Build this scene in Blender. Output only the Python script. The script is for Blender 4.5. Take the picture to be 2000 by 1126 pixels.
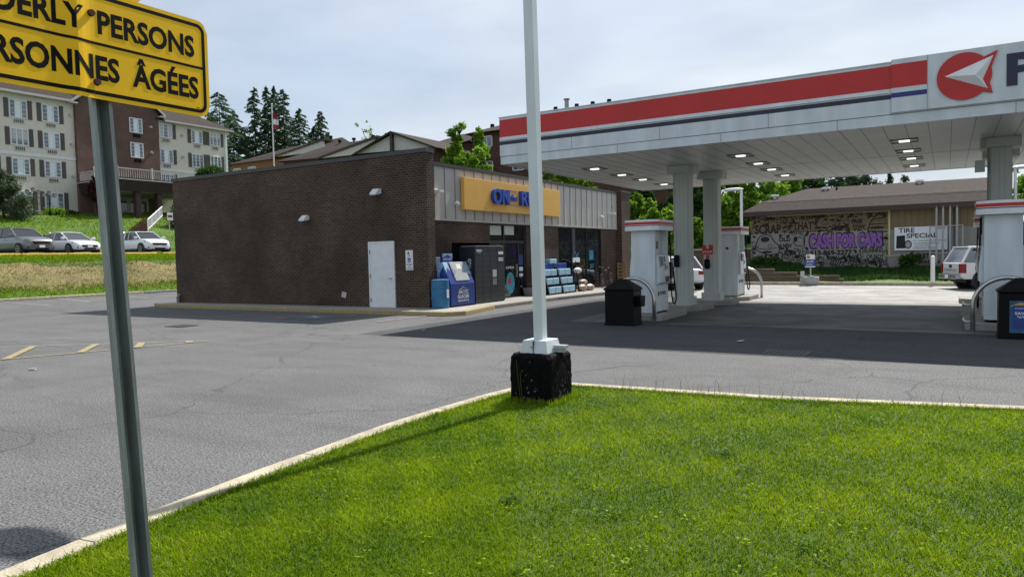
import bpy, math, random
import numpy as np
from mathutils import Vector, Matrix
R=math.radians
random.seed(7)
for o in list(bpy.data.objects): bpy.data.objects.remove(o)
S=bpy.context.scene; COL=S.collection
# ------------------------------------------------------------------ camera
cd=bpy.data.cameras.new('camera'); cam=bpy.data.objects.new('camera',cd); COL.objects.link(cam)
F,PITCH,ROLL,YAW=1396.7,.0449,-.0224,.5468
fw=Vector((-math.sin(YAW)*math.cos(PITCH),math.cos(YAW)*math.cos(PITCH),-math.sin(PITCH)))
r0=Vector((math.cos(YAW),math.sin(YAW),0)); u0=r0.cross(fw)
rr=r0*math.cos(ROLL)+u0*math.sin(ROLL); uu=u0*math.cos(ROLL)-r0*math.sin(ROLL)
cam.matrix_world=Matrix(((rr.x,uu.x,-fw.x,0),(rr.y,uu.y,-fw.y,0),(rr.z,uu.z,-fw.z,1.7),(0,0,0,1)))
cd.sensor_fit='HORIZONTAL'; cd.sensor_width=36; cd.lens=36*F/2000; cd.clip_start=.05; cd.clip_end=3000
S.camera=cam
# ------------------------------------------------------------------ light
SUN_AZ,SUN_EL=R(5),R(49.8)
w=bpy.data.worlds.new('World'); S.world=w; w.use_nodes=True
nt=w.node_tree; N=nt.nodes; L=nt.links; N.clear()
out=N.new('ShaderNodeOutputWorld'); bg=N.new('ShaderNodeBackground'); sky=N.new('ShaderNodeTexSky')
sky.sky_type='NISHITA'; sky.sun_disc=False; sky.sun_elevation=SUN_EL; sky.sun_rotation=SUN_AZ
sky.air_density=1.0; sky.dust_density=1.5; sky.ozone_density=1.0
tc=N.new('ShaderNodeTexCoord'); mp=N.new('ShaderNodeMapping'); mp.inputs['Scale'].default_value=(1.0,1.6,4.2); mp.inputs['Rotation'].default_value=(0,R(8),R(40))
n1=N.new('ShaderNodeTexNoise'); n1.inputs['Scale'].default_value=1.15; n1.inputs['Detail'].default_value=7; n1.inputs['Roughness'].default_value=.5; n1.inputs['Distortion'].default_value=.35
rp=N.new('ShaderNodeValToRGB'); rp.color_ramp.elements[0].position=.36; rp.color_ramp.elements[0].color=(.45,.45,.45,1); rp.color_ramp.elements[1].position=.66; rp.color_ramp.elements[1].color=(.97,.97,.97,1)
n2=N.new('ShaderNodeTexNoise'); n2.inputs['Scale'].default_value=2.1; n2.inputs['Detail'].default_value=6
mp2=N.new('ShaderNodeMapping'); mp2.inputs['Scale'].default_value=(.8,1.3,3.4)
rp2=N.new('ShaderNodeValToRGB'); rp2.color_ramp.elements[0].position=.3; rp2.color_ramp.elements[0].color=(3.5,4.1,4.95,1); rp2.color_ramp.elements[1].position=.72; rp2.color_ramp.elements[1].color=(6.9,7.3,7.6,1)
mx=N.new('ShaderNodeMixRGB')
L.new(tc.outputs['Generated'],mp.inputs['Vector']); L.new(mp.outputs[0],n1.inputs['Vector']); L.new(n1.outputs['Fac'],rp.inputs[0])
L.new(tc.outputs['Generated'],mp2.inputs['Vector']); L.new(mp2.outputs[0],n2.inputs['Vector']); L.new(n2.outputs['Fac'],rp2.inputs[0])
L.new(rp.outputs[0],mx.inputs[0]); L.new(sky.outputs[0],mx.inputs[1]); L.new(rp2.outputs[0],mx.inputs[2])
L.new(mx.outputs[0],bg.inputs[0]); bg.inputs[1].default_value=.095; L.new(bg.outputs[0],out.inputs[0])
sd=bpy.data.lights.new('sun','SUN'); sd.energy=4.4; sd.angle=R(.6); sd.color=(1,.955,.88)
so=bpy.data.objects.new('sun',sd); COL.objects.link(so)
sdir=Vector((math.sin(SUN_AZ)*math.cos(SUN_EL),math.cos(SUN_AZ)*math.cos(SUN_EL),math.sin(SUN_EL)))
so.rotation_euler=sdir.to_track_quat('Z','Y').to_euler()
S.view_settings.view_transform='Standard'; S.view_settings.look='None'; S.view_settings.exposure=0.55; S.view_settings.gamma=1
S.render.engine='CYCLES'
# ------------------------------------------------------------------ materials
def lin(c):
    return tuple(((x/255)/12.92 if x/255<=.04045 else ((x/255+.055)/1.055)**2.4) for x in c)
def mat(name,col,rough=.6,var=.12,scale=6,metal=0,bump=0,bscale=40,spec=.5,stretch=(1,1,1),col2=None,emit=0,coat=0):
    m=bpy.data.materials.new(name); m.use_nodes=True; n=m.node_tree.nodes; l=m.node_tree.links
    b=n['Principled BSDF']; b.inputs['Roughness'].default_value=rough; b.inputs['Metallic'].default_value=metal
    b.inputs['Specular IOR Level'].default_value=spec
    if coat: b.inputs['Coat Weight'].default_value=coat
    t=n.new('ShaderNodeTexCoord'); mm=n.new('ShaderNodeMapping'); mm.inputs['Scale'].default_value=stretch
    l.new(t.outputs['Object'],mm.inputs[0])
    z=n.new('ShaderNodeTexNoise'); z.inputs['Scale'].default_value=scale; z.inputs['Detail'].default_value=5
    l.new(mm.outputs[0],z.inputs['Vector'])
    r=n.new('ShaderNodeValToRGB'); r.color_ramp.elements[0].position=.3; r.color_ramp.elements[1].position=.7
    c2=col2 or tuple(min(1,x*(1+var)) for x in col); c1=tuple(x*(1-var) for x in col) if not col2 else col
    r.color_ramp.elements[0].color=(*c1,1); r.color_ramp.elements[1].color=(*c2,1)
    l.new(z.outputs['Fac'],r.inputs[0]); l.new(r.outputs[0],b.inputs['Base Color'])
    if bump:
        z2=n.new('ShaderNodeTexNoise'); z2.inputs['Scale'].default_value=bscale; z2.inputs['Detail'].default_value=4; l.new(mm.outputs[0],z2.inputs['Vector'])
        bp=n.new('ShaderNodeBump'); bp.inputs['Strength'].default_value=min(1,bump); bp.inputs['Distance'].default_value=.02; l.new(z2.outputs['Fac'],bp.inputs['Height']); l.new(bp.outputs[0],b.inputs['Normal'])
    if emit:
        b.inputs['Emission Color'].default_value=(1,.97,.9,1); b.inputs['Emission Strength'].default_value=emit
    return m
def brick(name,c1,c2,mortar,bw=.21,bh=.067,ms=.009,dirt=.25,bump=.5):
    m=bpy.data.materials.new(name); m.use_nodes=True; n=m.node_tree.nodes; l=m.node_tree.links; b=n['Principled BSDF']
    b.inputs['Roughness'].default_value=.85
    g=n.new('ShaderNodeNewGeometry'); sp=n.new('ShaderNodeSeparateXYZ'); l.new(g.outputs['Position'],sp.inputs[0])
    a=n.new('ShaderNodeMath'); a.operation='ADD'; l.new(sp.outputs[0],a.inputs[0]); l.new(sp.outputs[1],a.inputs[1])
    cb=n.new('ShaderNodeCombineXYZ'); l.new(a.outputs[0],cb.inputs[0]); l.new(sp.outputs[2],cb.inputs[1])
    t=n.new('ShaderNodeTexBrick'); l.new(cb.outputs[0],t.inputs['Vector']); t.inputs['Scale'].default_value=1
    t.inputs['Brick Width'].default_value=bw; t.inputs['Row Height'].default_value=bh+ms; t.inputs['Mortar Size'].default_value=ms*.55; t.inputs['Mortar Smooth'].default_value=.2; t.inputs['Bias'].default_value=-.1
    t.inputs['Color1'].default_value=(*c1,1); t.inputs['Color2'].default_value=(*c2,1); t.inputs['Mortar'].default_value=(*mortar,1)
    z=n.new('ShaderNodeTexNoise'); z.inputs['Scale'].default_value=.7; z.inputs['Detail'].default_value=6; l.new(g.outputs['Position'],z.inputs['Vector'])
    r=n.new('ShaderNodeValToRGB'); r.color_ramp.elements[0].position=.35; r.color_ramp.elements[1].position=.68; r.color_ramp.elements[0].color=(1-dirt,)*3+(1,); r.color_ramp.elements[1].color=(1+dirt*.6,)*3+(1,)
    l.new(z.outputs['Fac'],r.inputs[0]); mu=n.new('ShaderNodeMixRGB'); mu.blend_type='MULTIPLY'; mu.inputs[0].default_value=1
    l.new(t.outputs['Color'],mu.inputs[1]); l.new(r.outputs[0],mu.inputs[2])
    z3=n.new('ShaderNodeTexNoise'); z3.inputs['Scale'].default_value=25; l.new(g.outputs['Position'],z3.inputs['Vector'])
    m2=n.new('ShaderNodeMixRGB'); m2.blend_type='MULTIPLY'; m2.inputs[0].default_value=.6; l.new(mu.outputs[0],m2.inputs[1]); l.new(z3.outputs['Fac'],m2.inputs[2])
    sc=n.new('ShaderNodeMixRGB'); sc.blend_type='MULTIPLY'; sc.inputs[0].default_value=1; sc.inputs[2].default_value=(1.4,1.4,1.4,1); l.new(m2.outputs[0],sc.inputs[1])
    l.new(sc.outputs[0],b.inputs['Base Color'])
    bp=n.new('ShaderNodeBump'); bp.inputs['Strength'].default_value=bump; bp.inputs['Distance'].default_value=.008; bp.invert=True
    l.new(t.outputs['Fac'],bp.inputs['Height']); l.new(bp.outputs[0],b.inputs['Normal'])
    return m
def groundmat(name,c1,c2,speck=.5,sscale=90,patch=.5,rough=.9,stain=0,crack=0):
    m=bpy.data.materials.new(name); m.use_nodes=True; n=m.node_tree.nodes; l=m.node_tree.links; b=n['Principled BSDF']
    b.inputs['Roughness'].default_value=rough; b.inputs['Specular IOR Level'].default_value=.3
    g=n.new('ShaderNodeNewGeometry'); P=g.outputs['Position']
    def noise(s,d=5,rg=.5,dist=0,st=None):
        z=n.new('ShaderNodeTexNoise'); z.inputs['Scale'].default_value=s; z.inputs['Detail'].default_value=d; z.inputs['Roughness'].default_value=rg; z.inputs['Distortion'].default_value=dist
        if st:
            q=n.new('ShaderNodeMapping'); q.inputs['Scale'].default_value=st; l.new(P,q.inputs[0]); l.new(q.outputs[0],z.inputs['Vector'])
        else: l.new(P,z.inputs['Vector'])
        return z.outputs['Fac']
    def ramp(f,a,ca,bb,cb_):
        r=n.new('ShaderNodeValToRGB'); r.color_ramp.elements[0].position=a; r.color_ramp.elements[1].position=bb
        r.color_ramp.elements[0].color=(*ca,1) if len(ca)==3 else ca; r.color_ramp.elements[1].color=(*cb_,1); l.new(f,r.inputs[0]); return r.outputs[0]
    def mul(a,bb,f=1):
        k=n.new('ShaderNodeMixRGB'); k.blend_type='MULTIPLY'; k.inputs[0].default_value=f; l.new(a,k.inputs[1]); l.new(bb,k.inputs[2]); return k.outputs[0]
    c=ramp(noise(.35,7,.6,.3,(1,.5,1)),.3,c1,.7,c2)
    s=1-speck; 
    c=mul(c,ramp(noise(sscale,3,.8),.38,(s,)*3,.62,(1+speck*.8,)*3))
    c=mul(c,ramp(noise(9,5,.6),.3,(1-.18*patch,)*3,.7,(1+.18*patch,)*3))
    c=mul(c,ramp(noise(1.6,6,.65,.6,(.3,1,1)),.35,(1-.3*patch,)*3,.55,(1,)*3))
    if stain: c=mul(c,ramp(noise(.75,6,.6,.8),.38,(1-stain,)*3,.56,(1,)*3))
    if crack:
        v=n.new('ShaderNodeTexVoronoi'); v.feature='DISTANCE_TO_EDGE'; v.inputs['Scale'].default_value=.28
        q=n.new('ShaderNodeTexNoise'); q.inputs['Scale'].default_value=1.3; q.inputs['Detail'].default_value=6; l.new(P,q.inputs['Vector'])
        mxx=n.new('ShaderNodeMixRGB'); mxx.blend_type='ADD'; mxx.inputs[0].default_value=.9; l.new(P,mxx.inputs[1]); l.new(q.outputs['Color'],mxx.inputs[2]); l.new(mxx.outputs[0],v.inputs['Vector'])
        c=mul(c,ramp(v.outputs['Distance'],.0,(1-crack,)*3,.006,(1,)*3))
    l.new(c,b.inputs['Base Color'])
    bp=n.new('ShaderNodeBump'); bp.inputs['Strength'].default_value=.55; bp.inputs['Distance'].default_value=.006; l.new(noise(sscale*.8,4,.8),bp.inputs['Height']); l.new(bp.outputs[0],b.inputs['Normal'])
    return m
def leafmat(name,c1,c2,trans=.35,rough=.6):
    m=bpy.data.materials.new(name); m.use_nodes=True; n=m.node_tree.nodes; l=m.node_tree.links; n.clear()
    o=n.new('ShaderNodeOutputMaterial'); d=n.new('ShaderNodeBsdfDiffuse'); t=n.new('ShaderNodeBsdfTranslucent'); mxs=n.new('ShaderNodeMixShader'); mxs.inputs[0].default_value=trans
    a=n.new('ShaderNodeAttribute'); a.attribute_name='tint'
    r=n.new('ShaderNodeValToRGB'); r.color_ramp.elements[0].color=(*c1,1); r.color_ramp.elements[1].color=(*c2,1); l.new(a.outputs['Fac'],r.inputs[0])
    l.new(r.outputs[0],d.inputs[0]); l.new(r.outputs[0],t.inputs[0]); l.new(d.outputs[0],mxs.inputs[1]); l.new(t.outputs[0],mxs.inputs[2])
    gl=n.new('ShaderNodeBsdfGlossy'); gl.inputs['Roughness'].default_value=.45; gl.inputs[0].default_value=(.8,.85,.8,1); fr=n.new('ShaderNodeMixShader'); fr.inputs[0].default_value=.008
    l.new(mxs.outputs[0],fr.inputs[1]); l.new(gl.outputs[0],fr.inputs[2]); l.new(fr.outputs[0],o.inputs[0])
    return m
def glassmat(name,col=(.012,.016,.02),rough=.04):
    m=mat(name,col,rough,.1,1.2,spec=.9); return m
M={}
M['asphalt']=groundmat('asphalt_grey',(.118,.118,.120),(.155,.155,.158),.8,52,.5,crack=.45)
M['asphalt2']=groundmat('asphalt_dark_patch',(.060,.062,.067),(.084,.086,.091),.6,55,.6,crack=.3)  # newer darker asphalt, its colour deepened further for the canopy shade
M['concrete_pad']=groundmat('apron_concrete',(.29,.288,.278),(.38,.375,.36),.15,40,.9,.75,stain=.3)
M['apron_oily_shaded']=groundmat('oily_shaded_apron',(.075,.077,.076),(.15,.15,.146),.2,60,.8,.6,stain=.65)  # oil stains plus canopy shade put into the base colour
M['concrete']=groundmat('walk_concrete',(.30,.285,.26),(.38,.365,.335),.15,50,.5)
M['yellow_kerb']=mat('worn_yellow_kerb',(.26,.235,.18),.85,0,9,bump=.4,bscale=60,col2=(.46,.33,.08))
M['cream_kerb']=mat('cream_kerb',(.33,.285,.21),.9,0,6,bump=.6,bscale=60,col2=(.56,.50,.37))
M['grey_kerb']=mat('grey_kerb',(.27,.26,.24),.85,.25,10,bump=.4)
M['line_yellow']=mat('yellow_paint',(.18,.155,.09),.85,0,26,col2=(.42,.34,.16))
M['line_white']=mat('white_paint',(.20,.195,.185),.85,0,26,col2=(.46,.45,.42))
M['blue_paint']=mat('blue_paint',(.09,.105,.13),.85,0,20,col2=(.12,.16,.24))
M['soil']=groundmat('lawn_soil',(.05,.075,.02),(.09,.13,.03),.4,60,.5)
def hillmat():
    m=groundmat('hill_grass',(.07,.14,.022),(.11,.19,.035),.55,14,.6); return m
M['hill']=hillmat()
M['straw']=groundmat('straw_bank',(.12,.12,.035),(.27,.215,.095),.4,16,1.0)
M['brick']=brick('dark_brown_brick',(.033,.0170,.0100),(.070,.039,.023),(.21,.155,.11),ms=.0105,dirt=.38)
M['brick_red']=brick('home_brick',(.12,.066,.05),(.165,.092,.07),(.16,.11,.09),.21,.067,.009,.15)
M['brick_brown']=brick('apartment_brick',(.075,.032,.022),(.11,.048,.034),(.08,.05,.04),.21,.067,.009,.2)
M['siding']=mat('cream_siding',(.68,.63,.55),.6,.06,3,bump=.1)
M['white']=mat('white_paint_metal',(.74,.76,.77),.45,.05,5)
M['white_dirty']=mat('weathered_white',(.60,.65,.68),.45,.12,3.5,stretch=(1,1,.25))
M['grey_white']=mat('pale_grey_column',(.50,.53,.50),.5,.1,1.5,stretch=(1,1,.4))
M['soffit']=mat('soffit_white',(.62,.63,.60),.35,.07,1.2)
M['gap']=mat('dark_gap',(.05,.05,.05),.8)
M['red']=mat('fascia_red',(.50,.020,.018),.45,.06,2)
M['navy']=mat('fascia_navy',(.012,.014,.045),.4,.1,2)
M['navy2']=mat('fascia_bright_navy',(.015,.022,.16),.4,.1,2)
M['black']=mat('black_plastic',(.0035,.0035,.004),.5,.3,8,bump=.15,spec=.15)
M['blackpaint']=mat('black_paint_block',(.0015,.0018,.002),.7,0,13,bump=.5,bscale=45,col2=(.0045,.005,.0055),spec=.08)
M['coping']=mat('dark_coping',(.045,.045,.048),.5,.15,3)
M['panel']=mat('grey_cladding',(.46,.44,.41),.5,.05,1.5,stretch=(1,1,.3))
M['rib']=mat('cladding_rib',(.26,.25,.235),.6,.08,3)
M['signyellow']=mat('store_sign_yellow',(.82,.46,.09),.45,.04,2)
M['blue']=mat('letter_blue',(.014,.07,.42),.4,.05,3)
M['iceblue']=mat('merchandiser_blue',(.016,.045,.24),.35,.08,3)
M['icelight']=mat('merchandiser_frost',(.30,.45,.62),.4,.3,6)
M['barrel']=mat('barrel_blue',(.02,.14,.30),.4,.12,4)
M['grey']=mat('light_grey_metal',(.36,.38,.39),.4,.08,4)
M['midgrey']=mat('mid_grey_metal',(.2,.2,.2),.5,.12,4)
M['locker']=mat('locker_charcoal',(.022,.026,.034),.4,.15,4)
M['lockline']=mat('locker_seam',(.006,.006,.008),.6)
M['galv']=mat('galvanised_steel',(.24,.265,.265),.5,.3,22,metal=.45,bump=.12,stretch=(1,1,.15))
M['steel']=mat('stainless',(.5,.5,.48),.3,.1,12,metal=.9)
M['rust']=mat('rust',(.07,.02,.012),.8,.4,60)
M['sign']=mat('sign_yellow',(.90,.52,.004),.45,.04,5,spec=.25)
M['signink']=mat('sign_black',(.004,.004,.004),.6,spec=.12)
M['glass']=glassmat('dark_glass')
M['skyglass']=mat('home_glass',(.16,.2,.24),.1,.5,.9,spec=.8)
M['frame']=mat('dark_frame',(.014,.014,.015),.4)
M['shutter']=mat('shutter_brown',(.085,.07,.06),.6,.1,10)
M['roof']=mat('brown_shingle',(.038,.029,.025),.95,0,5,bump=.5,bscale=30,col2=(.062,.047,.041),spec=.2)
M['trimbrown']=mat('brown_trim',(.045,.028,.024),.6)
M['cream']=mat('cream_trim',(.52,.49,.485),.6)
M['orange_wall']=mat('orange_brick_wall',(.25,.105,.05),.8,.15,4)
M['bark']=mat('bark',(.06,.045,.035),.9,.3,14,bump=.6)
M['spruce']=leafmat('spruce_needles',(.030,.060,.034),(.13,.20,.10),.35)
M['leaf']=leafmat('maple_leaves',(.07,.17,.012),(.28,.44,.05),.5)
M['leafdark']=leafmat('dark_leaves',(.018,.05,.014),(.075,.16,.035),.3)
M['leafgrey']=leafmat('greygreen_leaves',(.035,.06,.03),(.13,.17,.10),.25)
M['leafred']=leafmat('red_leaves',(.03,.008,.01),(.09,.02,.025),.25)
M['grass']=leafmat('grass_blades',(.056,.153,.003),(.315,.425,.011),.5)
M['weed']=leafmat('weed_leaves',(.03,.09,.006),(.10,.21,.012),.3)
M['dryblade']=leafmat('tall_stems',(.12,.12,.04),(.3,.27,.12),.3)
M['tyre']=mat('tyre_rubber',(.012,.012,.012),.8)
M['rim']=mat('alloy',(.35,.35,.36),.3,.1,20,metal=.8)
M['carwhite']=mat('car_white',(.78,.80,.82),.25,.02,2,coat=1)
M['carsilver']=mat('car_silver_grey',(.15,.155,.165),.3,.03,2,metal=.3,coat=1)
M['cladding']=mat('car_cladding',(.02,.02,.022),.6)
M['lens']=mat('lamp_lens',(.4,.43,.45),.15,.2,20)
M['redlens']=mat('tail_lens',(.25,.01,.01),.2)
M['lit']=mat('lit_lamp',(.9,.9,.85),.4,0,emit=.9)
M['blockgrey']=mat('painted_block',(.27,.27,.245),.85,.08,5,bump=.3)
M['tan']=mat('tan_siding',(.19,.14,.072),.6,.08,2)
M['tanline']=mat('tan_groove',(.1,.075,.045),.7)
M['ink']=mat('mural_black',(.014,.013,.013),.7)
M['purple']=mat('mural_purple',(.26,.10,.42),.6,.15,3)
M['muralyellow']=mat('mural_border',(.60,.52,.22),.6,.1,4)
M['banner']=mat('banner_white',(.80,.85,.90),.5,.03,1)
M['timber']=mat('weathered_timber',(.12,.09,.065),.85,.35,5,bump=.5,stretch=(.3,1,3))
M['pallet']=mat('pallet_wood',(.30,.20,.12),.8,.25,12)
M['water']=mat('water_pack_film',(.14,.42,.62),.15,0,22,col2=(.62,.75,.84))
M['bag']=mat('charcoal_bag',(.10,.045,.03),.4,0,9,col2=(.55,.42,.36))
M['granite']=mat('granite',(.3,.29,.27),.8,.2,40)
M['redflag']=mat('flag_red',(.34,.03,.035),.8)
M['white2']=mat('plain_white',(.75,.75,.75),.5,.03,4)
M['yellow_label']=mat('yellow_label',(.6,.5,.02),.5)
M['brownwood']=mat('brown_step',(.12,.06,.045),.8,.2,6)
M['scuff']=mat('scuffed_concrete',(.03,.032,.033),.85,0,60,col2=(.16,.17,.17))
M['poster']=mat('poster_blue',(.02,.09,.2),.4,.3,5)
M['postyellow']=mat('poster_gold',(.6,.38,.05),.4)
M['teal']=mat('poster_teal',(.05,.3,.42),.4,.3,5)
# ------------------------------------------------------------------ object helpers
def tag(o,label=None,cat=None,group=None,kind=None):
    if label: o['label']=label
    if cat: o['category']=cat
    if group: o['group']=group
    if kind: o['kind']=kind
    return o
def thing(name,label,cat,loc=(0,0,0),rz=0,group=None):
    o=bpy.data.objects.new(name,None); COL.objects.link(o); o.location=loc; o.rotation_euler=(0,0,rz); o.empty_display_size=.2
    return tag(o,label,cat,group)
def rootloc(p):
    v=Vector((0,0,0))
    while p is not None: v+=p.location; p=p.parent
    return v
class MB:
    def __init__(s): s.v=[]; s.f=[]
    def add(s,v,f):
        n=len(s.v); s.v+= [tuple(x) for x in v]; s.f+= [tuple(i+n for i in q) for q in f]; return s
    def box(s,x0,x1,y0,y1,z0,z1):
        return s.add([(x0,y0,z0),(x1,y0,z0),(x1,y1,z0),(x0,y1,z0),(x0,y0,z1),(x1,y0,z1),(x1,y1,z1),(x0,y1,z1)],[(0,3,2,1),(4,5,6,7),(0,1,5,4),(1,2,6,5),(2,3,7,6),(3,0,4,7)])
    def poly(s,p): return s.add(p,[tuple(range(len(p)))])
    def prism(s,pts,ax,a,b):
        def P(u,v,t): return {'x':(t,u,v),'y':(u,t,v),'z':(u,v,t)}[ax]
        n=len(pts); v=[P(u,w_,a) for u,w_ in pts]+[P(u,w_,b) for u,w_ in pts]
        ar=sum(pts[i][0]*pts[(i+1)%n][1]-pts[(i+1)%n][0]*pts[i][1] for i in range(n))
        f=[tuple(range(n))[::-1],tuple(range(n,2*n))]+[(i,(i+1)%n,(i+1)%n+n,i+n) for i in range(n)]
        flip=(ar<0)!=(ax=='y')!=(b<a)
        if flip: f=[q[::-1] for q in f]
        return s.add(v,f)
    def cyl(s,p0,p1,r0,r1=None,n=12,cap=True):
        r1=r0 if r1 is None else r1; p0=Vector(p0);p1=Vector(p1); d=(p1-p0).normalized(); a=d.orthogonal().normalized(); b=d.cross(a)
        v=[p0+(a*math.cos(t)+b*math.sin(t))*r0 for t in [2*math.pi*i/n for i in range(n)]]+[p1+(a*math.cos(t)+b*math.sin(t))*r1 for t in [2*math.pi*i/n for i in range(n)]]
        f=[(i,(i+1)%n,(i+1)%n+n,i+n) for i in range(n)]
        if cap: f+=[tuple(range(n))[::-1],tuple(range(n,2*n))]
        return s.add(v,f)
    def tube(s,pts,r,n=8):
        pts=[Vector(p) for p in pts]; rings=[]; a=None
        for i,p in enumerate(pts):
            d=(pts[min(i+1,len(pts)-1)]-pts[max(i-1,0)]).normalized()
            a=d.orthogonal().normalized() if a is None else (a-d*a.dot(d)).normalized()
            b=d.cross(a); rings.append([p+(a*math.cos(2*math.pi*k/n)+b*math.sin(2*math.pi*k/n))*r for k in range(n)])
        v=[q for g in rings for q in g]; f=[]
        for i in range(len(pts)-1):
            for k in range(n): f.append((i*n+k,i*n+(k+1)%n,(i+1)*n+(k+1)%n,(i+1)*n+k))
        f+=[tuple(range(n))[::-1],tuple(range((len(pts)-1)*n,len(pts)*n))]
        return s.add(v,f)
    def ell(s,c,r,nu=12,nv=8,jit=0):
        v=[];f=[]
        for j in range(nv+1):
            t=math.pi*j/nv
            for i in range(nu):
                u=2*math.pi*i/nu; k=1+random.uniform(-jit,jit)
                v.append((c[0]+r[0]*k*math.sin(t)*math.cos(u),c[1]+r[1]*k*math.sin(t)*math.sin(u),c[2]+r[2]*k*math.cos(t)))
        for j in range(nv):
            for i in range(nu): f.append((j*nu+i,(j+1)*nu+i,(j+1)*nu+(i+1)%nu,j*nu+(i+1)%nu))
        return s.add(v,f)
    def build(s,name,m,parent=None,world=True,smooth=False,bevel=0):
        me=bpy.data.meshes.new(name); off=rootloc(parent) if (world and parent) else Vector((0,0,0))
        me.from_pydata([tuple(Vector(p)-off) for p in s.v],[],s.f); me.materials.append(m); me.update()
        if smooth: me.polygons.foreach_set('use_smooth',[True]*len(me.polygons))
        o=bpy.data.objects.new(name,me); COL.objects.link(o); o.parent=parent
        if bevel:
            b=o.modifiers.new('b','BEVEL'); b.width=bevel; b.segments=2; b.limit_method='ANGLE'
        return o
def box(name,m,parent,*a,world=True,bevel=0): return MB().box(*a).build(name,m,parent,world,bevel=bevel)
def tree_copy(o,parent=None,**kw):
    c=o.copy(); COL.objects.link(c); c.parent=parent
    for ch in list(o.children): tree_copy(ch,c)
    return c
def dup(o,loc,rz=None,label=None,group=None):
    c=tree_copy(o); c.location=loc
    if rz is not None: c.rotation_euler=(0,0,rz)
    if label: c['label']=label
    if group: c['group']=group
    return c
def npmesh(name,V,T,m,parent=None,tint=None,quads=False):
    k=4 if quads else 3
    me=bpy.data.meshes.new(name); me.vertices.add(len(V)); me.vertices.foreach_set('co',np.asarray(V,np.float32).ravel())
    nf=len(T); me.loops.add(nf*k); me.loops.foreach_set('vertex_index',np.asarray(T,np.int32).ravel())
    me.polygons.add(nf); me.polygons.foreach_set('loop_start',np.arange(nf,dtype=np.int32)*k)
    if tint is not None:
        a=me.attributes.new('tint','FLOAT','POINT'); a.data.foreach_set('value',np.asarray(tint,np.float32))
    me.materials.append(m); me.update(calc_edges=True)
    o=bpy.data.objects.new(name,me); COL.objects.link(o); o.parent=parent
    return o
def text(body,m,parent,name,o,right,up,width,height,depth=.004,bold=.02,shear=0,world=True,extra=0):
    """lettering fitted into a width x height box whose lower left corner is o"""
    cu=bpy.data.curves.new('t','FONT'); cu.body=body; cu.offset=bold; cu.shear=shear; cu.resolution_u=3; cu.extrude=.01
    ob=bpy.data.objects.new('t',cu); COL.objects.link(ob); dg=bpy.context.evaluated_depsgraph_get(); dg.update()
    me=bpy.data.meshes.new_from_object(ob.evaluated_get(dg)); bpy.data.objects.remove(ob)
    co=np.zeros(len(me.vertices)*3); me.vertices.foreach_get('co',co); co=co.reshape(-1,3)
    lo=co.min(0);hi=co.max(0); right=Vector(right).normalized(); up=Vector(up).normalized(); nn=right.cross(up)
    off=rootloc(parent) if (world and parent) else Vector((0,0,0)); o=Vector(o)-off
    u=(co[:,0]-lo[0])/(hi[0]-lo[0])*width; v=(co[:,1]-lo[1])/(hi[1]-lo[1])*height; t=(co[:,2]-lo[2])/(hi[2]-lo[2])*depth+extra
    out_=np.array(o)[None]+u[:,None]*np.array(right)+v[:,None]*np.array(up)+t[:,None]*np.array(nn)
    me.vertices.foreach_set('co',out_.ravel()); me.materials.clear(); me.materials.append(m); me.name=name; me.update()
    ob=bpy.data.objects.new(name,me); COL.objects.link(ob); ob.parent=parent
    return ob
def rrect(w_,h,r,n=5):
    p=[]
    for cx,cy,a0 in ((w_/2-r,h/2-r,0),(-w_/2+r,h/2-r,90),(-w_/2+r,-h/2+r,180),(w_/2-r,-h/2+r,270)):
        for i in range(n+1): a=R(a0+90*i/n); p.append((cx+r*math.cos(a),cy+r*math.sin(a)))
    return p
XR,YR,ZU=(1,0,0),(0,1,0),(0,0,1)
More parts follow.
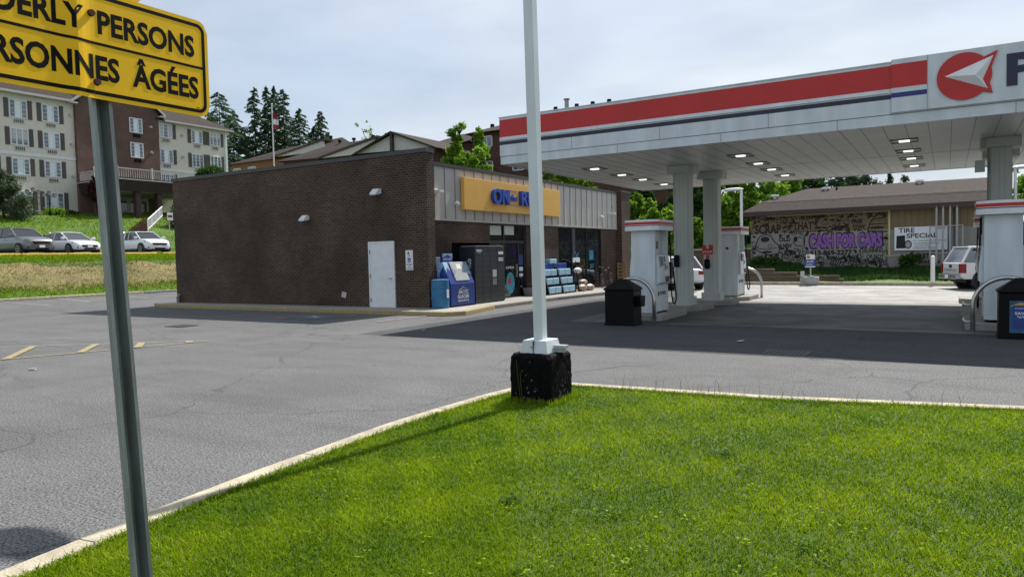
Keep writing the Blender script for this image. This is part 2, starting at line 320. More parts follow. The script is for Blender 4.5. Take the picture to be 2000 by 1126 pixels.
# ================================================================== SETTING
def struct(o): return tag(o,kind='structure')
def sheet(name,m,pts,z,**k): return struct(MB().poly([(x,y,z) for x,y in pts]).build(name,m))
sheet('ground',M['asphalt'],[(-1500,-600),(1500,-600),(1500,1800),(-1500,1800)],0)
sheet('apron_concrete',M['concrete_pad'],[(-7.55,16.45),(14,16.2),(14,30),(3.5,37),(-8.9,39),(-9.3,31),(-8.0,24.5)],.008)
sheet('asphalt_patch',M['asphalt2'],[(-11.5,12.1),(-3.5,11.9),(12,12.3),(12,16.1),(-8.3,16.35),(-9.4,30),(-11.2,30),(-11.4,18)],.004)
sheet('shaded_stained_apron',M['apron_oily_shaded'],[(-7.5,16.5),(13.9,16.25),(13.9,25.0),(-7.9,24.6)],.0105)  # stained slab below the canopy, also painted darker to deepen its shade
for pts_ in ([(-2.9,12.9),(-2.42,13.4),(-1.2,13.35),(0.1,13.3),(.45,12.7),(1.6,12.9),(4,13.1)],[(-9.9,16.0),(-8.6,15.9),(-7.8,15.9),(-7.0,15.95)],[(-4.6,9.3),(-4.35,9.7),(-4.15,10.1),(-3.7,10.3)],[(-12.6,16.4),(-12.0,15.9),(-11.8,15.3)],[(-9,10.4),(-8.2,10.6),(-7.4,10.5)]):
    q_=[]
    for a_,b_ in zip(pts_[:-1],pts_[1:]):
        for k_ in range(8): q_.append((a_[0]+(b_[0]-a_[0])*k_/8+random.uniform(-.03,.03),a_[1]+(b_[1]-a_[1])*k_/8+random.uniform(-.03,.03)))
    for a_,b_ in [0]*0: pass
    bb=MB(); V=[]
    for i_,(x_,y_) in enumerate(q_):
        c0=q_[max(i_-1,0)]; c1=q_[min(i_+1,len(q_)-1)]; L_=math.dist(c0,c1) or 1; w_=random.uniform(.004,.010); nx_=-(c1[1]-c0[1])/L_*w_; ny_=(c1[0]-c0[0])/L_*w_
        V+=[(x_+nx_,y_+ny_,.0125),(x_-nx_,y_-ny_,.0125)]
    bb.add(V,[(2*i_,2*i_+1,2*i_+3,2*i_+2) for i_ in range(len(q_)-1)]); struct(bb.build('pavement_crack',M['gap']))
jn=MB()
for x0,x1,y0,y1 in [(-9.0,8,33.2,33.23),(-8.9,12,29.98,30.01),(-7.4,12,22.98,23.0),(-7.6,14,16.40,16.44)]: jn.box(x0,x1,y0,y1,.009,.0125)
struct(jn.build('pavement_joint',M['midgrey']))
# kerb helper: strip along a path
def kerb(name,m,path,wd,z0,z1,bevel=.02):
    b=MB(); n=len(path); inn=[]
    for i,p in enumerate(path):
        a=Vector(path[max(i-1,0)]); c=Vector(path[min(i+1,n-1)]); d=(c-a).normalized(); nrm=Vector((d.y,-d.x)); inn.append((p[0]+nrm.x*wd,p[1]+nrm.y*wd))
    v=[];f=[]
    for i in range(n):
        for (x,y),z in ((path[i],z0),(path[i],z1),(inn[i],z1),(inn[i],z0)): v.append((x,y,z))
    for i in range(n-1):
        for k in range(4): f.append((i*4+k,(i+1)*4+k,(i+1)*4+(k+1)%4,i*4+(k+1)%4))
    f+=[(0,1,2,3),((n-1)*4+3,(n-1)*4+2,(n-1)*4+1,(n-1)*4)]
    b.add(v,[q[::-1] for q in f]); return struct(b.build(name,m,bevel=bevel))
_kp=[(-4.12,-6),(-4.15,0),(-4.25,1.74),(-4.39,2.6),(-4.53,3.67),(-4.65,5.27),(-4.60,6.7),(-4.50,7.4),(-4.28,7.78),(-3.97,7.95),(-3.12,8.02),(-1.67,8.12),(.7,8.62),(4,9.3),(9,10.3)]
lawnpath=[]
for a_,b_ in zip(_kp[:-1],_kp[1:]):
    m_=max(1,int(math.dist(a_,b_)/.35))
    for q_ in range(m_): lawnpath.append((a_[0]+(b_[0]-a_[0])*q_/m_+random.uniform(-.006,.006),a_[1]+(b_[1]-a_[1])*q_/m_+random.uniform(-.004,.004)))
lawnpath.append(_kp[-1])
kerb('lawn_kerb',M['cream_kerb'],lawnpath,.16,-.02,.115)
for i_,(a_,b_) in enumerate(zip(lawnpath[:-1],lawnpath[1:])):
    if i_%5==2 and a_[1]>0: 
        dx_,dy_=b_[0]-a_[0],b_[1]-a_[1]; L_=math.hypot(dx_,dy_); dx_/=L_; dy_/=L_; n_=(dy_,-dx_)
        struct(MB().add([(a_[0]+n_[0]*q-dx_*.004*sg,a_[1]+n_[1]*q-dy_*.004*sg,.1165) for q,sg in ((0,1),(.16,1),(.16,-1),(0,-1))],[(0,1,2,3)]).build('kerb_joint',M['gap']))
LP=[(-3.98,-6),(-4.01,0),(-4.11,1.76),(-4.25,2.62),(-4.39,3.68),(-4.51,5.27),(-4.46,6.68),(-4.38,7.32),(-4.20,7.66),(-3.93,7.81),(-3.1,7.88),(-1.65,7.98),(.72,8.48),(4.02,9.16),(9,10.16),(9,-6)]
lm=MB()
nx,ny=70,80
def lawnz(x,y): return .095+.012*math.sin(x*1.7+y*.6)+.010*math.sin(y*2.3-x)+.03*max(0,min(1,(x+3)/3))
def inlawn(x,y):
    c=False; j=len(LP)-1
    for i in range(len(LP)):
        if (LP[i][1]>y)!=(LP[j][1]>y) and x<(LP[j][0]-LP[i][0])*(y-LP[i][1])/(LP[j][1]-LP[i][1])+LP[i][0]: c=not c
        j=i
    return c
lm.poly([(x,y,.085) for x,y in LP]); struct(lm.build('lawn',M['soil']))
# store walk and its kerbs
walk=[(-27.2,17.15),(-26.2,17.02),(-13.6,16.88),(-12.55,16.9),(-12.3,17.2),(-12.55,18.3),(-12.85,19.6),(-12.85,24),(-12.45,27.7),(-12.5,36.4),(-15,36.4),(-15,17.95),(-26.4,17.95),(-27.2,17.6)]
struct(MB().prism(walk,'z',-.01,.12).build('walkway',M['concrete'],bevel=.02))
kerb('yellow_kerb',M['yellow_kerb'],[(-27.35,17.25),(-26.2,16.90),(-13.6,16.76),(-12.45,16.78),(-12.17,17.15),(-12.42,18.3),(-12.72,19.6)][::-1],-.125,-.01,.128)
kerb('grey_kerb',M['grey_kerb'],[(-12.72,19.62),(-12.72,24),(-12.32,27.7),(-12.37,36.4)][::-1],-.125,-.01,.126)
# terrain
XK=[(-400,22),(-200,14),(-120,9.5),(-85,7),(-73,6.5),(-69,6.2),(-64,5.3),(-58,3.9),(-54.2,2.42),(-45.95,2.42),(-44.4,2.12),(-43.6,1.72),(-42.2,.95),(-41,.38),(-40.25,.12),(-40.2,-.35),(400,-.35)]
def prof(x):
    for (a,za),(b,zb) in zip(XK[:-1],XK[1:]):
        if a<=x<=b: return za+(zb-za)*(x-a)/(b-a)
    return -.35
def hz(x,y):
    z=prof(x)
    if x<-54.2: z+=max(0,min(1,(-54.2-x)/10))*.055*max(-12,min(20,y-33))
    q=0
    if y>46.02 and x<-9: q=1.65+min(8.5,(y-46)*.13)
    elif y>60: q=1.2
    if x<-45 and y>50: z+=min(4.0,(y-50)*.12)*min(1,(-45-x)/8)
    return max(z,q) if q else z
xs=sorted(set([-400,-300,-200,-160,-140,-120,-110,-100,-92,-85,-80]+list(np.arange(-78,-40,1.0))+[-54.2,-45.95,-44.4,-43.6,-42.2,-41,-40.25,-40.2,-36,-32,-28,-24,-20,-16,-13,-9.02,-9,-4,0,10,40,100,300]))
ys=sorted(set([-150,-100,-60,-40,-25]+list(range(-15,46,2))+[46.0,46.04]+list(range(48,100,3))+[110,130,160,200,300,500]))
tv=[];tf=[]
for y in ys:
    for x in xs:
        z=hz(x,y)
        if x<-54.5 or y>47: z+=.10*math.sin(x*.9+y*.31)*math.cos(y*.5)
        tv.append((x,y,z))
nX=len(xs)
for j in range(len(ys)-1):
    for i in range(nX-1):
        a=j*nX+i; 
        if max(tv[k][2] for k in (a,a+1,a+nX,a+nX+1))<0: continue
        tf.append((a,a+1,a+nX+1,a+nX))
struct(MB().add(tv,tf).build('hillside',M['hill'],smooth=False))
sv=[];sf=[];n=80
for j in range(n+1):
    y=-25+80*j/n; a=-43.75+.22*math.sin(y*.9)+.15*math.sin(y*2.7+1)+random.uniform(-.12,.12); b=-41.15+.2*math.sin(y*1.3)+random.uniform(-.15,.15)
    for i in range(9):
        x=a+(b-a)*i/8; sv.append((x,y,prof(x)+.02+(random.uniform(0,.05) if 0<i<8 else -.015)))
for j in range(n):
    for i in range(8): sf.append((j*9+i,j*9+i+1,(j+1)*9+i+1,(j+1)*9+i))
struct(MB().add(sv,sf).build('straw_bank',M['straw'],smooth=True))
sheet('upper_parking',M['asphalt'],[(-54.4,-40),(-45.9,-40),(-45.9,60),(-54.4,60)],2.45)
struct(box('bank_kerb',M['cream_kerb'],None,-40.25,-40.05,-20,24.5,-.02,.15,bevel=.03))
struct(box('bank_kerb',M['grey_kerb'],None,-40.25,-40.05,24.5,60,-.02,.14,bevel=.03))
# painted markings
def line(a,b,wd,m,name,z=.013):
    a=Vector(a);b=Vector(b);d=(b-a).normalized();q=Vector((-d.y,d.x))*wd/2
    return struct(MB().poly([(*(a+q),z),(*(a-q),z),(*(b-q),z),(*(b+q),z)][::-1]).build(name,m))

line((-15.35,4.9),(-14.9,6.29),.09,M['line_yellow'],'painted_line'); line((-14.9,6.29),(-13.72,9.83),.08,M['line_yellow'],'painted_line')
line((-19.5,5.6),(-14.0,9.75),.045,M['line_white'],'painted_line'); line((-20.2,7.1),(-17.2,9.3),.035,M['line_white'],'painted_line')
for a,b in [((-16.64,7.65),(-14.85,6.35)),((-15.63,8.42),(-14.5,7.5)),((-14.9,9.0),(-14.15,8.45)),((-14.12,9.6),(-13.85,9.42))]: line(a,b,.15,M['line_yellow'],'hatch_stripe',.016)
line((-13.25,14.6),(-13.05,16.7),.1,M['line_white'],'painted_line'); line((-19.4,13.9),(-19.2,16.6),.09,M['line_yellow'],'painted_line')
for a,b in [((-40,17.1),(-33.3,16.1)),((-40,19.8),(-34.5,18.4)),((-40,22.6),(-34,21)),((-40,25.4),(-32.5,23.4))]: line(a,b,.1,M['line_white'],'painted_line')
bx_=[(-17.2,14.6),(-15.3,14.5),(-15.3,16.0),(-17.2,16.1)]
for i in range(4): line(bx_[i],bx_[(i+1)%4],.09,M['line_yellow'],'parking_symbol_border',.0145)
sheet('parking_symbol',M['blue_paint'],[(-16.95,14.8),(-15.55,14.75),(-15.55,15.8),(-16.95,15.85)],.0135)
line((-15.9,15.0),(-16.6,15.5),.12,M['line_white'],'parking_symbol_mark',.0175); line((-16.2,15.5),(-16.3,14.95),.1,M['line_white'],'parking_symbol_mark',.0185)
# drains
def drain(name,x,y,w_,d,label,slots=9):
    t=thing(name,label,'drain',(x,y,0)); box('frame',M['coping'],t,x-w_/2,x+w_/2,y-d/2,y+d/2,.0,.017)
    b=MB()
    for i in range(slots): xx=x-w_/2+.05+(w_-.1)*i/slots; b.box(xx,xx+(w_-.1)/slots*.55,y-d/2+.05,y+d/2-.05,.004,.019)
    b.build('slots',M['gap'],t)
drain('storm_drain',-2.25,12.35,.7,.6,'square storm drain grate in the shaded asphalt near the lawn')
drain('storm_drain',-17.8,11.9,.7,.55,'storm drain grate in the sunlit asphalt before the brick side wall')
# paper scraps
for i,(x,y,s,lb) in enumerate([(-12.9,5.9,.09,'white paper scrap on the asphalt, right of the hatched stripes'),(-13.4,5.2,.07,'small flat white paper scrap on the asphalt by the sign post'),(-10.5,13.2,.06,'tiny pale scrap of litter at the edge of the canopy shade'),(-3.3,13.6,.08,'crumpled pale wrapper on the dark asphalt under the canopy')]):
    b=MB(); b.add([(x-s,y,.02),(x,y-s*.5,.025),(x+s*1.1,y+.02,.05),(x+.01,y+s*.6,.03)],[(0,1,2,3)]); b.add([(x-s,y,.02),(x,y-s*.5,.016),(x+s*1.1,y+.02,.02),(x+.01,y+s*.6,.018)],[(3,2,1,0)])
    tag(b.build('litter',M['white2']),lb,'litter')
# ---- lawn grass
rng=np.random.default_rng(3)
def blades(name,pts,h,wd,m,lean=.5,zf=None,tint=None,seg=1):
    n=len(pts); a=rng.uniform(0,2*np.pi,n); hh=h*rng.uniform(.55,1.25,n); ww=wd*rng.uniform(.7,1.3,n)
    la=rng.uniform(0,2*np.pi,n); ll=hh*rng.uniform(.1,lean,n)
    b=np.stack([pts[:,0],pts[:,1],pts[:,2]],1); dx=np.stack([np.cos(a),np.sin(a),0*a],1)*ww[:,None]/2; ld=np.stack([np.cos(la)*ll,np.sin(la)*ll,hh],1)
    mid=b+ld*np.array([.35,.35,.6]); V=np.stack([b-dx,b+dx,mid+dx*.8,mid-dx*.8,b+ld],1).reshape(-1,3)
    i=np.arange(n)[:,None]*5; T=np.concatenate([i+np.array([[0,1,2]]),i+np.array([[0,2,3]]),i+np.array([[3,2,4]])],1).reshape(-1,3)
    t=(rng.uniform(0,1,n) if tint is None else tint); t=np.repeat(np.clip(t,0,1),5)
    return npmesh(name,V,T,m,tint=t)
LPa=np.array(LP)
def inpoly(x,y,P):
    c=np.zeros(len(x),bool); j=len(P)-1
    for i in range(len(P)):
        with np.errstate(divide='ignore',invalid='ignore'):
            k=((P[i][1]>y)!=(P[j][1]>y))&(x<(P[j][0]-P[i][0])*(y-P[i][1])/(P[j][1]-P[i][1]+1e-12)+P[i][0])
        c^=k; j=i
    return c
c_,s_=math.cos(YAW),math.sin(YAW)
def lowf(x,y): return .5+.25*np.sin(x*2.1+y*1.3)*np.cos(y*1.9-x*.7)+.18*np.sin(x*5.3-y*4.1)+.12*np.sin(x*11+y*9.3)
NG=860000
dd=rng.uniform(1.6**.5,12.5**.5,NG)**2; ss=rng.uniform(-1,1,NG); ss=np.where(ss<0,ss*(dd*.8+.8),ss*(dd*.95+2.6))
gx=ss*c_-dd*s_; gy=ss*s_+dd*c_
k=inpoly(gx,gy,LP)&((gx+3.9)**2+(gy-7.0)**2>.09); gx,gy,dd=gx[k],gy[k],dd[k]
tn=np.clip(.06+lowf(gx,gy)*.75+rng.uniform(-.3,.45,len(gx)),0,1)
g=blades('grass',np.stack([gx,gy,np.full_like(gx,.08)],1),.036*(.8+.35*lowf(gx,gy)),.0036+dd*.0006,M['grass'],1.3,tint=tn)
tag(g,'short bright green mown grass of the foreground lawn','grass',kind='stuff')
# ragged edge fringe and taller tufts at the kerb
ex=[];
for a,b in zip(LP[:-2],LP[1:-1]):
    L_=math.dist(a,b); n=int(L_*380); t=rng.uniform(0,1,n); off=-.035+rng.normal(0,.022,n)
    d=((b[0]-a[0])/L_,(b[1]-a[1])/L_); ex.append(np.stack([a[0]+(b[0]-a[0])*t-d[1]*off,a[1]+(b[1]-a[1])*t+d[0]*off,np.full(n,.085)],1))
ex=np.concatenate(ex); ex=ex[ex[:,1]>.4]
tag(blades('grass',ex,.05,.006,M['grass'],.9),'ragged longer grass creeping over the lawn kerb','grass',kind='stuff')
st=np.stack([rng.uniform(-3.4,.2,90),np.zeros(90),np.full(90,.085)],1); st[:,1]=8.0+(st[:,0]+3.2)*.105+rng.uniform(-.25,-.02,90)
tag(blades('grass',st,.2,.005,M['dryblade'],.45),'thin tall grass stems standing along the far lawn kerb','grass',kind='stuff')
def weeds(name,pts,r,m,label,n=22,sz=.03):
    V=[];T=[];tt=[]
    for (x,y) in pts:
        for _ in range(n):
            a=rng.uniform(0,2*np.pi); q=rng.uniform(.1,1)*r; c=np.array([x+math.cos(a)*q,y+math.sin(a)*q,.10+rng.uniform(0,.035)]); d=np.array([math.cos(a),math.sin(a),rng.uniform(-.1,.5)])*sz*rng.uniform(.7,1.4); e=np.array([-math.sin(a),math.cos(a),0])*sz*.45
            i=len(V); V+= [c,c+d*.5+e,c+d,c+d*.5-e]; T+=[(i,i+1,i+2),(i,i+2,i+3)]; tt+=[rng.uniform(0,1)]*4
    return tag(npmesh(name,np.array(V),T,m,tint=tt),label,'weeds',kind='stuff')
wp=[]
while len(wp)<150:
    d=rng.uniform(2.6,8); s=rng.uniform(-.7,.75)*d; x=s*c_-d*s_; y=s*s_+d*c_
    if inlawn(x,y): wp.append((x,y))
cl=[p for p in wp if random.random()<.35]; wp2=[(x+random.gauss(0,.25),y+random.gauss(0,.25)) for x,y in cl for _ in range(3)]; wp2=[p for p in wp2 if inlawn(*p)]
M['limeleaf']=leafmat('lime_leaves',(.16,.28,.01),(.34,.46,.03),.4)
weeds('lime_weeds',wp2,.05,M['limeleaf'],'pale yellow green broad leaves dotted through the lawn',5,.02)
dk=[p for p in wp if random.random()<.3]
weeds('dark_tufts',dk,.07,M['leafdark'],'small darker green tufts dotted through the lawn',12,.018)
weeds('weeds',wp,.09,M['weed'],'scattered broad leaved clover patches in the lawn',18,.017)
def cam2w(px,d): s=(px-1000)/F*d; return (s*c_-d*s_,s*s_+d*c_)
weeds('weeds',[cam2w(1405,5.57),cam2w(1418,5.6),cam2w(1392,5.6),cam2w(1453,5.15),cam2w(985,4.6),cam2w(992,4.65)],.05,M['leafdark'],'dark green weed rosettes in the middle of the lawn',16,.03)
# ================================================================== ROAD SIGN
t=thing('road_sign','yellow elderly persons tab sign under a yellow diamond on a leaning galvanised post','road sign',(-2.15,1.26,.08))
def lean(o,k=-.041,kx=0):
    for v in o.data.vertices:
        z=v.co.z; v.co.y+=k*(z); v.co.x+=kx*z
    return o
prof_=[(0,-.030),(0,-.019),(-.040,-.013),(-.040,.013),(0,.019),(0,.030),(-.003,.030),(-.003,.0215),(-.043,.0155),(-.043,-.0155),(-.003,-.0215),(-.003,-.030)]
b=MB()
pp=[(x*1.05-2.150,y*1.0+1.297) for x,y in prof_]
for i in range(12): pass
b.prism(pp,'z',.0,3.45); po=lean(b.build('post',M['galv'],t))
YC=.80+.3815; ZC=2.346; WT,HT=.763,.316
def bend(o):
    for v in o.data.vertices: v.co.x+=.007*math.exp(-((v.co.y+1.26-1.135)/.028)**2)
    return o
def plate(pts,x0,x1,cy,cz,name,m,par):
    return MB().prism([(cy+u,cz+v) for u,v in pts],'x',x0,x1).build(name,m,par)
# tab as a fine strip grid so that the crease beside the post is real
pts=rrect(WT,HT,.038); b=MB(); ys_=np.linspace(-WT/2,WT/2,60)
def hh(u):
    e=WT/2-.038; return HT/2 if abs(u)<=e else HT/2-.038+math.sqrt(max(0,.038**2-(abs(u)-e)**2))
vv=[]; 
for xx in (-2.133,-2.130):
    for u in ys_: vv+=[(xx,YC+u,ZC-hh(u)),(xx,YC+u,ZC+hh(u))]
n=len(ys_); ff=[]
for i in range(n-1):
    a=2*n+2*i; ff.append((a,a+2,a+3,a+1)); a=2*i; ff.append((a,a+1,a+3,a+2))
    ff.append((2*i+1,2*n+2*i+1,2*n+2*i+3,2*i+3)); ff.append((2*i,2*i+2,2*n+2*i+2,2*n+2*i))
ff.append((0,2*n,2*n+1,1)); ff.append((2*n-2,2*n-1,4*n-1,4*n-2))
tab=bend(b.add(vv,ff).build('sign_plate',M['sign'],t,smooth=False))
def ring(po_,pi_,x,cy,cz):
    n=len(po_); return MB().add([(x,cy+u,cz+v) for u,v in po_]+[(x,cy+u,cz+v) for u,v in pi_],[(i,(i+1)%n,(i+1)%n+n,i+n) for i in range(n)])
def dens(p,k=12):
    q=[]
    for i in range(len(p)):
        a=p[i];b_=p[(i+1)%len(p)]; m_=max(1,int(math.dist(a,b_)/.015))
        for j in range(m_): q.append((a[0]+(b_[0]-a[0])*j/m_,a[1]+(b_[1]-a[1])*j/m_))
    return q
po_=rrect(WT-.024,HT-.024,.028); pi_=rrect(WT-.046,HT-.046,.02)
def dens2(p,q):
    a=[];b_=[]
    for i in range(len(p)):
        j=(i+1)%len(p); m_=max(1,int(math.dist(p[i],p[j])/.012))
        for k in range(m_):
            s=k/m_; a.append((p[i][0]*(1-s)+p[j][0]*s,p[i][1]*(1-s)+p[j][1]*s)); b_.append((q[i][0]*(1-s)+q[j][0]*s,q[i][1]*(1-s)+q[j][1]*s))
    return a,b_
pa,pb=dens2(po_,pi_); bend(ring(pa,pb,-2.1292,YC,ZC).build('border',M['signink'],tab,world=True))
b=MB()
for i in range(50):
    y0=.83+(1.543-.83)*i/50; b.box(-2.1297,-2.1290,y0,y0+(1.543-.83)/50,2.3445,2.3525)
bend(b.build('divider',M['signink'],tab))
bend(text('ELDERLY  PERSONS',M['signink'],tab,'lettering',(-2.1293,.85,2.377),YR,ZU,.662,.070,.0003,bold=.03))
bend(text('PERSONNES  ÂGÉES',M['signink'],tab,'lettering',(-2.1293,.838,2.243),YR,ZU,.684,.090,.0003,bold=.03))
bend(text('MCT',M['signink'],tab,'lettering',(-2.1293,1.512,2.213),YR,ZU,.012,.004,.0003))
for z in (2.235,2.432):
    b=MB().cyl((-2.128,1.185-(0 if z<2.3 else .008),z),(-2.118,1.185-(0 if z<2.3 else .008),z),.0105,.009,10); b.build('bolt',M['rust'],t)
dd_=.42; rr_=[]
for k in range(4):
    a0=R(90*k-90); 
    for i in range(6):
        a=a0+R(-45+90*i/5); rr_.append(((dd_-.06)*math.cos(a0)+.0425*math.cos(a),(dd_-.06)*math.sin(a0)+.0425*math.sin(a)))
dm=plate(rr_,-2.142,-2.1385,1.188-.012,2.375+dd_-.02,'diamond_plate',M['sign'],t)
r2=[(u*.93,v*.93) for u,v in rr_]; r3=[(u*.90,v*.90) for u,v in rr_]
ring(r2,r3,-2.1378,1.176,2.375+dd_-.02).build('border',M['signink'],dm)
# ================================================================== LAMP POST
t=thing('lamp_post','white square lamp post on a chipped black concrete block at the lawn corner','lamp post',(-3.9,7.0,.08))
b=MB(); nseg=10
import itertools
def rough_block(x0,x1,y0,y1,z0,z1,k=14,j=.004):
    b=MB(); cx,cy,cz=(x0+x1)/2,(y0+y1)/2,(z0+z1)/2; V={};
    def P(i,jj,l):
        key=(i,jj,l)
        if key not in V:
            x=x0+(x1-x0)*i/k; y=y0+(y1-y0)*jj/k; z=z0+(z1-z0)*l/k
            e=sum(1 for q in (i,jj,l) if q in (0,k)); dx,dy,dz=x-cx,y-cy,z-cz
            s=1-(.028 if e==2 else .075 if e==3 else 0)
            s-= .03 if (l>k*.8 and e>=2) else 0
            V[key]=len(b.v); b.v.append((cx+dx*s+random.uniform(-j,j),cy+dy*s+random.uniform(-j,j),cz+dz*(s if l>k/2 else 1)+random.uniform(-j,j)*.7))
        return V[key]
    for i in range(k):
        for jj in range(k):
            b.f.append((P(i,jj,k),P(i+1,jj,k),P(i+1,jj+1,k),P(i,jj+1,k)))
            b.f.append((P(i,0,jj),P(i+1,0,jj),P(i+1,0,jj+1),P(i,0,jj+1)))
            b.f.append((P(i,k,jj),P(i,k,jj+1),P(i+1,k,jj+1),P(i+1,k,jj)))
            b.f.append((P(k,i,jj),P(k,i+1,jj),P(k,i+1,jj+1),P(k,i,jj+1)))
            b.f.append((P(0,i,jj),P(0,i,jj+1),P(0,i+1,jj+1),P(0,i+1,jj)))
    return b
blk=rough_block(-4.16,-3.64,6.74,7.26,.05,.625).build('concrete_block',M['blackpaint'],t)
b=MB()
for _ in range(60):
    f=random.random()<.55; z=.1+random.random()**1.8*.45; s=random.uniform(.002,.008)*(1.7 if z<.25 else 1); sz_=s*random.uniform(.8,2.6)
    if f: x=random.uniform(-4.08,-3.7); c=(x,6.727,z); u=(1,0,0)
    else: y=random.uniform(6.8,7.2); c=(-3.628,y,z); u=(0,1,0)
    pts=[(c[0]+u[0]*s*math.cos(a)*random.uniform(.4,1.4),c[1]+u[1]*s*math.cos(a)*random.uniform(.6,1.2),c[2]+sz_*math.sin(a)) for a in [R(30*i) for i in range(12)]]
    b.poly(pts)
b.build('paint_chips',M['scuff'],blk)
b=MB(); cx,cy=-3.9,7.0
def frus(b,cx,cy,h0,h1,z0,z1):
    v=[(cx+sx*h0,cy+sy*h0,z0) for sx,sy in ((-1,-1),(1,-1),(1,1),(-1,1))]+[(cx+sx*h1,cy+sy*h1,z1) for sx,sy in ((-1,-1),(1,-1),(1,1),(-1,1))]
    return b.add(v,[(0,3,2,1),(4,5,6,7),(0,1,5,4),(1,2,6,5),(2,3,7,6),(3,0,4,7)])
cov=frus(b,cx,cy,.175,.145,.615,.765).build('base_cover',M['white_dirty'],t,bevel=.006)
b=MB().box(cx-.0015,cx+.0015,cy-.18,cy-.14,.62,.76); lid=b.build('cover_seam',M['gap'],cov)
MB().cyl((-3.925,6.835,.69),(-3.925,6.829,.69),.007,n=8).build('screw',M['black'],cov)
b=MB(); hw=.057; b.box(cx-hw,cx+hw,cy-hw,cy+hw,.76,5.75); o=b.build('pole',M['white_dirty'],t,bevel=.006)
for v in o.data.vertices: v.co.x+=-.0125*(v.co.z-.68)
b=MB().box(-3.99,-3.9,6.93,7.07,5.68,5.78).box(-4.05,-3.95,6.95,7.05,5.7,5.76); b.build('arm',M['white_dirty'],t)
hd=MB().ell((-4.42,7.0,5.78),(.44,.19,.10),20,10).build('lamp_head',M['white_dirty'],t,smooth=True)
MB().ell((-4.50,7.0,5.715),(.26,.13,.06),16,8).build('lens',M['lens'],hd,smooth=True)
b=MB().box(-3.73,-3.62,7.0,7.08,.625,.665).box(-3.735,-3.595,6.99,7.09,.667,.705); b.build('junction_box',M['grey'],t,bevel=.004)
b=MB().tube([(-4.0,6.70,.12),(-4.035,6.712,.35),(-4.05,6.71,.56)],.0028,5).tube([(-3.97,6.69,.12),(-4.0,6.71,.3),(-4.005,6.712,.42)],.0028,5)
tag(b.build('dry_stalk',M['dryblade'],None),'two thin dry stalks leaning on the front of the black concrete block','dry stalks')
fr=np.stack([rng.uniform(-4.24,-3.56,2600),rng.uniform(6.66,7.34,2600),np.full(2600,.085)],1); kk=(abs(fr[:,0]+3.9)>.262)|(abs(fr[:,1]-7)>.262)
tag(blades('grass',fr[kk],.07,.006,M['grass'],.5),'longer grass tufts around the foot of the black concrete block','grass',kind='stuff')
# ================================================================== STORE
BX,BY=-13.94,17.89; FX=-14.24; BW=-26.97
t=thing('convenience_store','single storey dark brown brick convenience store with a grey clad front','store building',(-20,26,0))
STORE=t
box('side_wall',M['brick'],t,BW,FX-.01,BY,BY+.3,.0,5.02)
wing=box('wing_wall',M['brick'],t,FX-.01,BX,BY,BY+.38,.0,5.02)
box('wing_wall',M['brick'],t,FX-.2,BX,33.62,34.75,.0,4.78)
box('rear_wall',M['brick'],t,BW,FX,34.4,34.7,.0,4.9)
box('rear_wall',M['brick'],t,BW,BW+.3,BY+.3,34.4,.0,5.02)
b=MB().box(BW-.03,BX+.03,BY-.03,BY+.41,5.02,5.15).box(BW-.03,BW+.33,BY+.41,34.7,5.02,5.15).box(FX-.25,BX+.03,33.59,34.78,4.78,4.86); b.build('parapet_cap',M['coping'],t)
box('roof',M['coping'],t,BW+.3,FX-.2,BY+.3,34.4,4.5,4.6)
fb=MB()
def fw_(y0,y1,z0,z1): box('front_wall',M['brick'],t,FX-.22,FX,y0,y1,z0,z1)
FZ=2.95
fw_(18.27,19.55,0,FZ); fw_(19.55,21.9,2.2,FZ); fw_(24.55,27.3,0,FZ); fw_(27.3,31.75,0,.24); fw_(31.75,33.62,0,FZ)
pn=box('cladding',M['panel'],t,FX-.2,FX+.035,18.27,33.62,2.955,4.70)
b=MB(); y=18.62
while y<33.5: b.box(FX+.035,FX+.058,y-.012,y+.012,2.99,4.70); y+=.575
b.build('rib',M['rib'],pn)
box('sill_flashing',M['panel'],pn,FX-.05,FX+.07,18.27,33.62,2.925,2.99)
box('front_coping',M['coping'],t,FX-.25,FX+.10,18.27,33.62,4.70,4.80)
# openings
box('dark_recess',M['black'],t,FX-.6,FX-.55,19.55,21.9,.1,2.2)
MB().box(FX-.6,FX-.2,19.55,19.6,.1,2.2).build('recess_side',M['frame'],t)
def window(y0,y1,z0,z1,mull,trans=None,name='window'):
    x=FX-.12; f=MB(); e=.05
    f.box(x,x+.08,y0,y1,z0,z0+e).box(x,x+.08,y0,y1,z1-e,z1).box(x,x+.08,y0,y0+e,z0+e,z1-e).box(x,x+.08,y1-e,y1,z0+e,z1-e)
    for m_ in mull: f.box(x+.002,x+.078,m_-e/2,m_+e/2,z0+e,z1-e)
    fo=f.build(name,M['frame'],t); g=MB().box(x+.025,x+.04,y0+e*.5,y1-e*.5,z0+e*.5,z1-e*.5); g.build('pane',M['glass'],fo); return fo
wd1=window(21.95,24.5,2.25,2.93,[22.95],name='transom_window')
MB().box(FX-.079,FX-.074,22.02,22.82,2.50,2.85).box(FX-.079,FX-.074,23.05,23.75,2.52,2.86).build('blind',M['grey_white'],wd1)
wd=window(27.3,31.75,.26,2.93,[28.7,30.2])
ds=window(21.95,24.5,.12,2.25,[22.85,24.0],name='entrance_door')
MB().box(FX-.02,FX+.03,23.75,23.79,.9,1.4).build('handle',M['steel'],ds)
text('OPEN',M['white2'],ds,'lettering',(FX-.078,23.1,1.22),YR,ZU,.6,.10,.002)
b=MB(); b.box(FX-.079,FX-.075,24.08,24.4,1.35,1.75); b.build('sticker',M['iceblue'],ds)
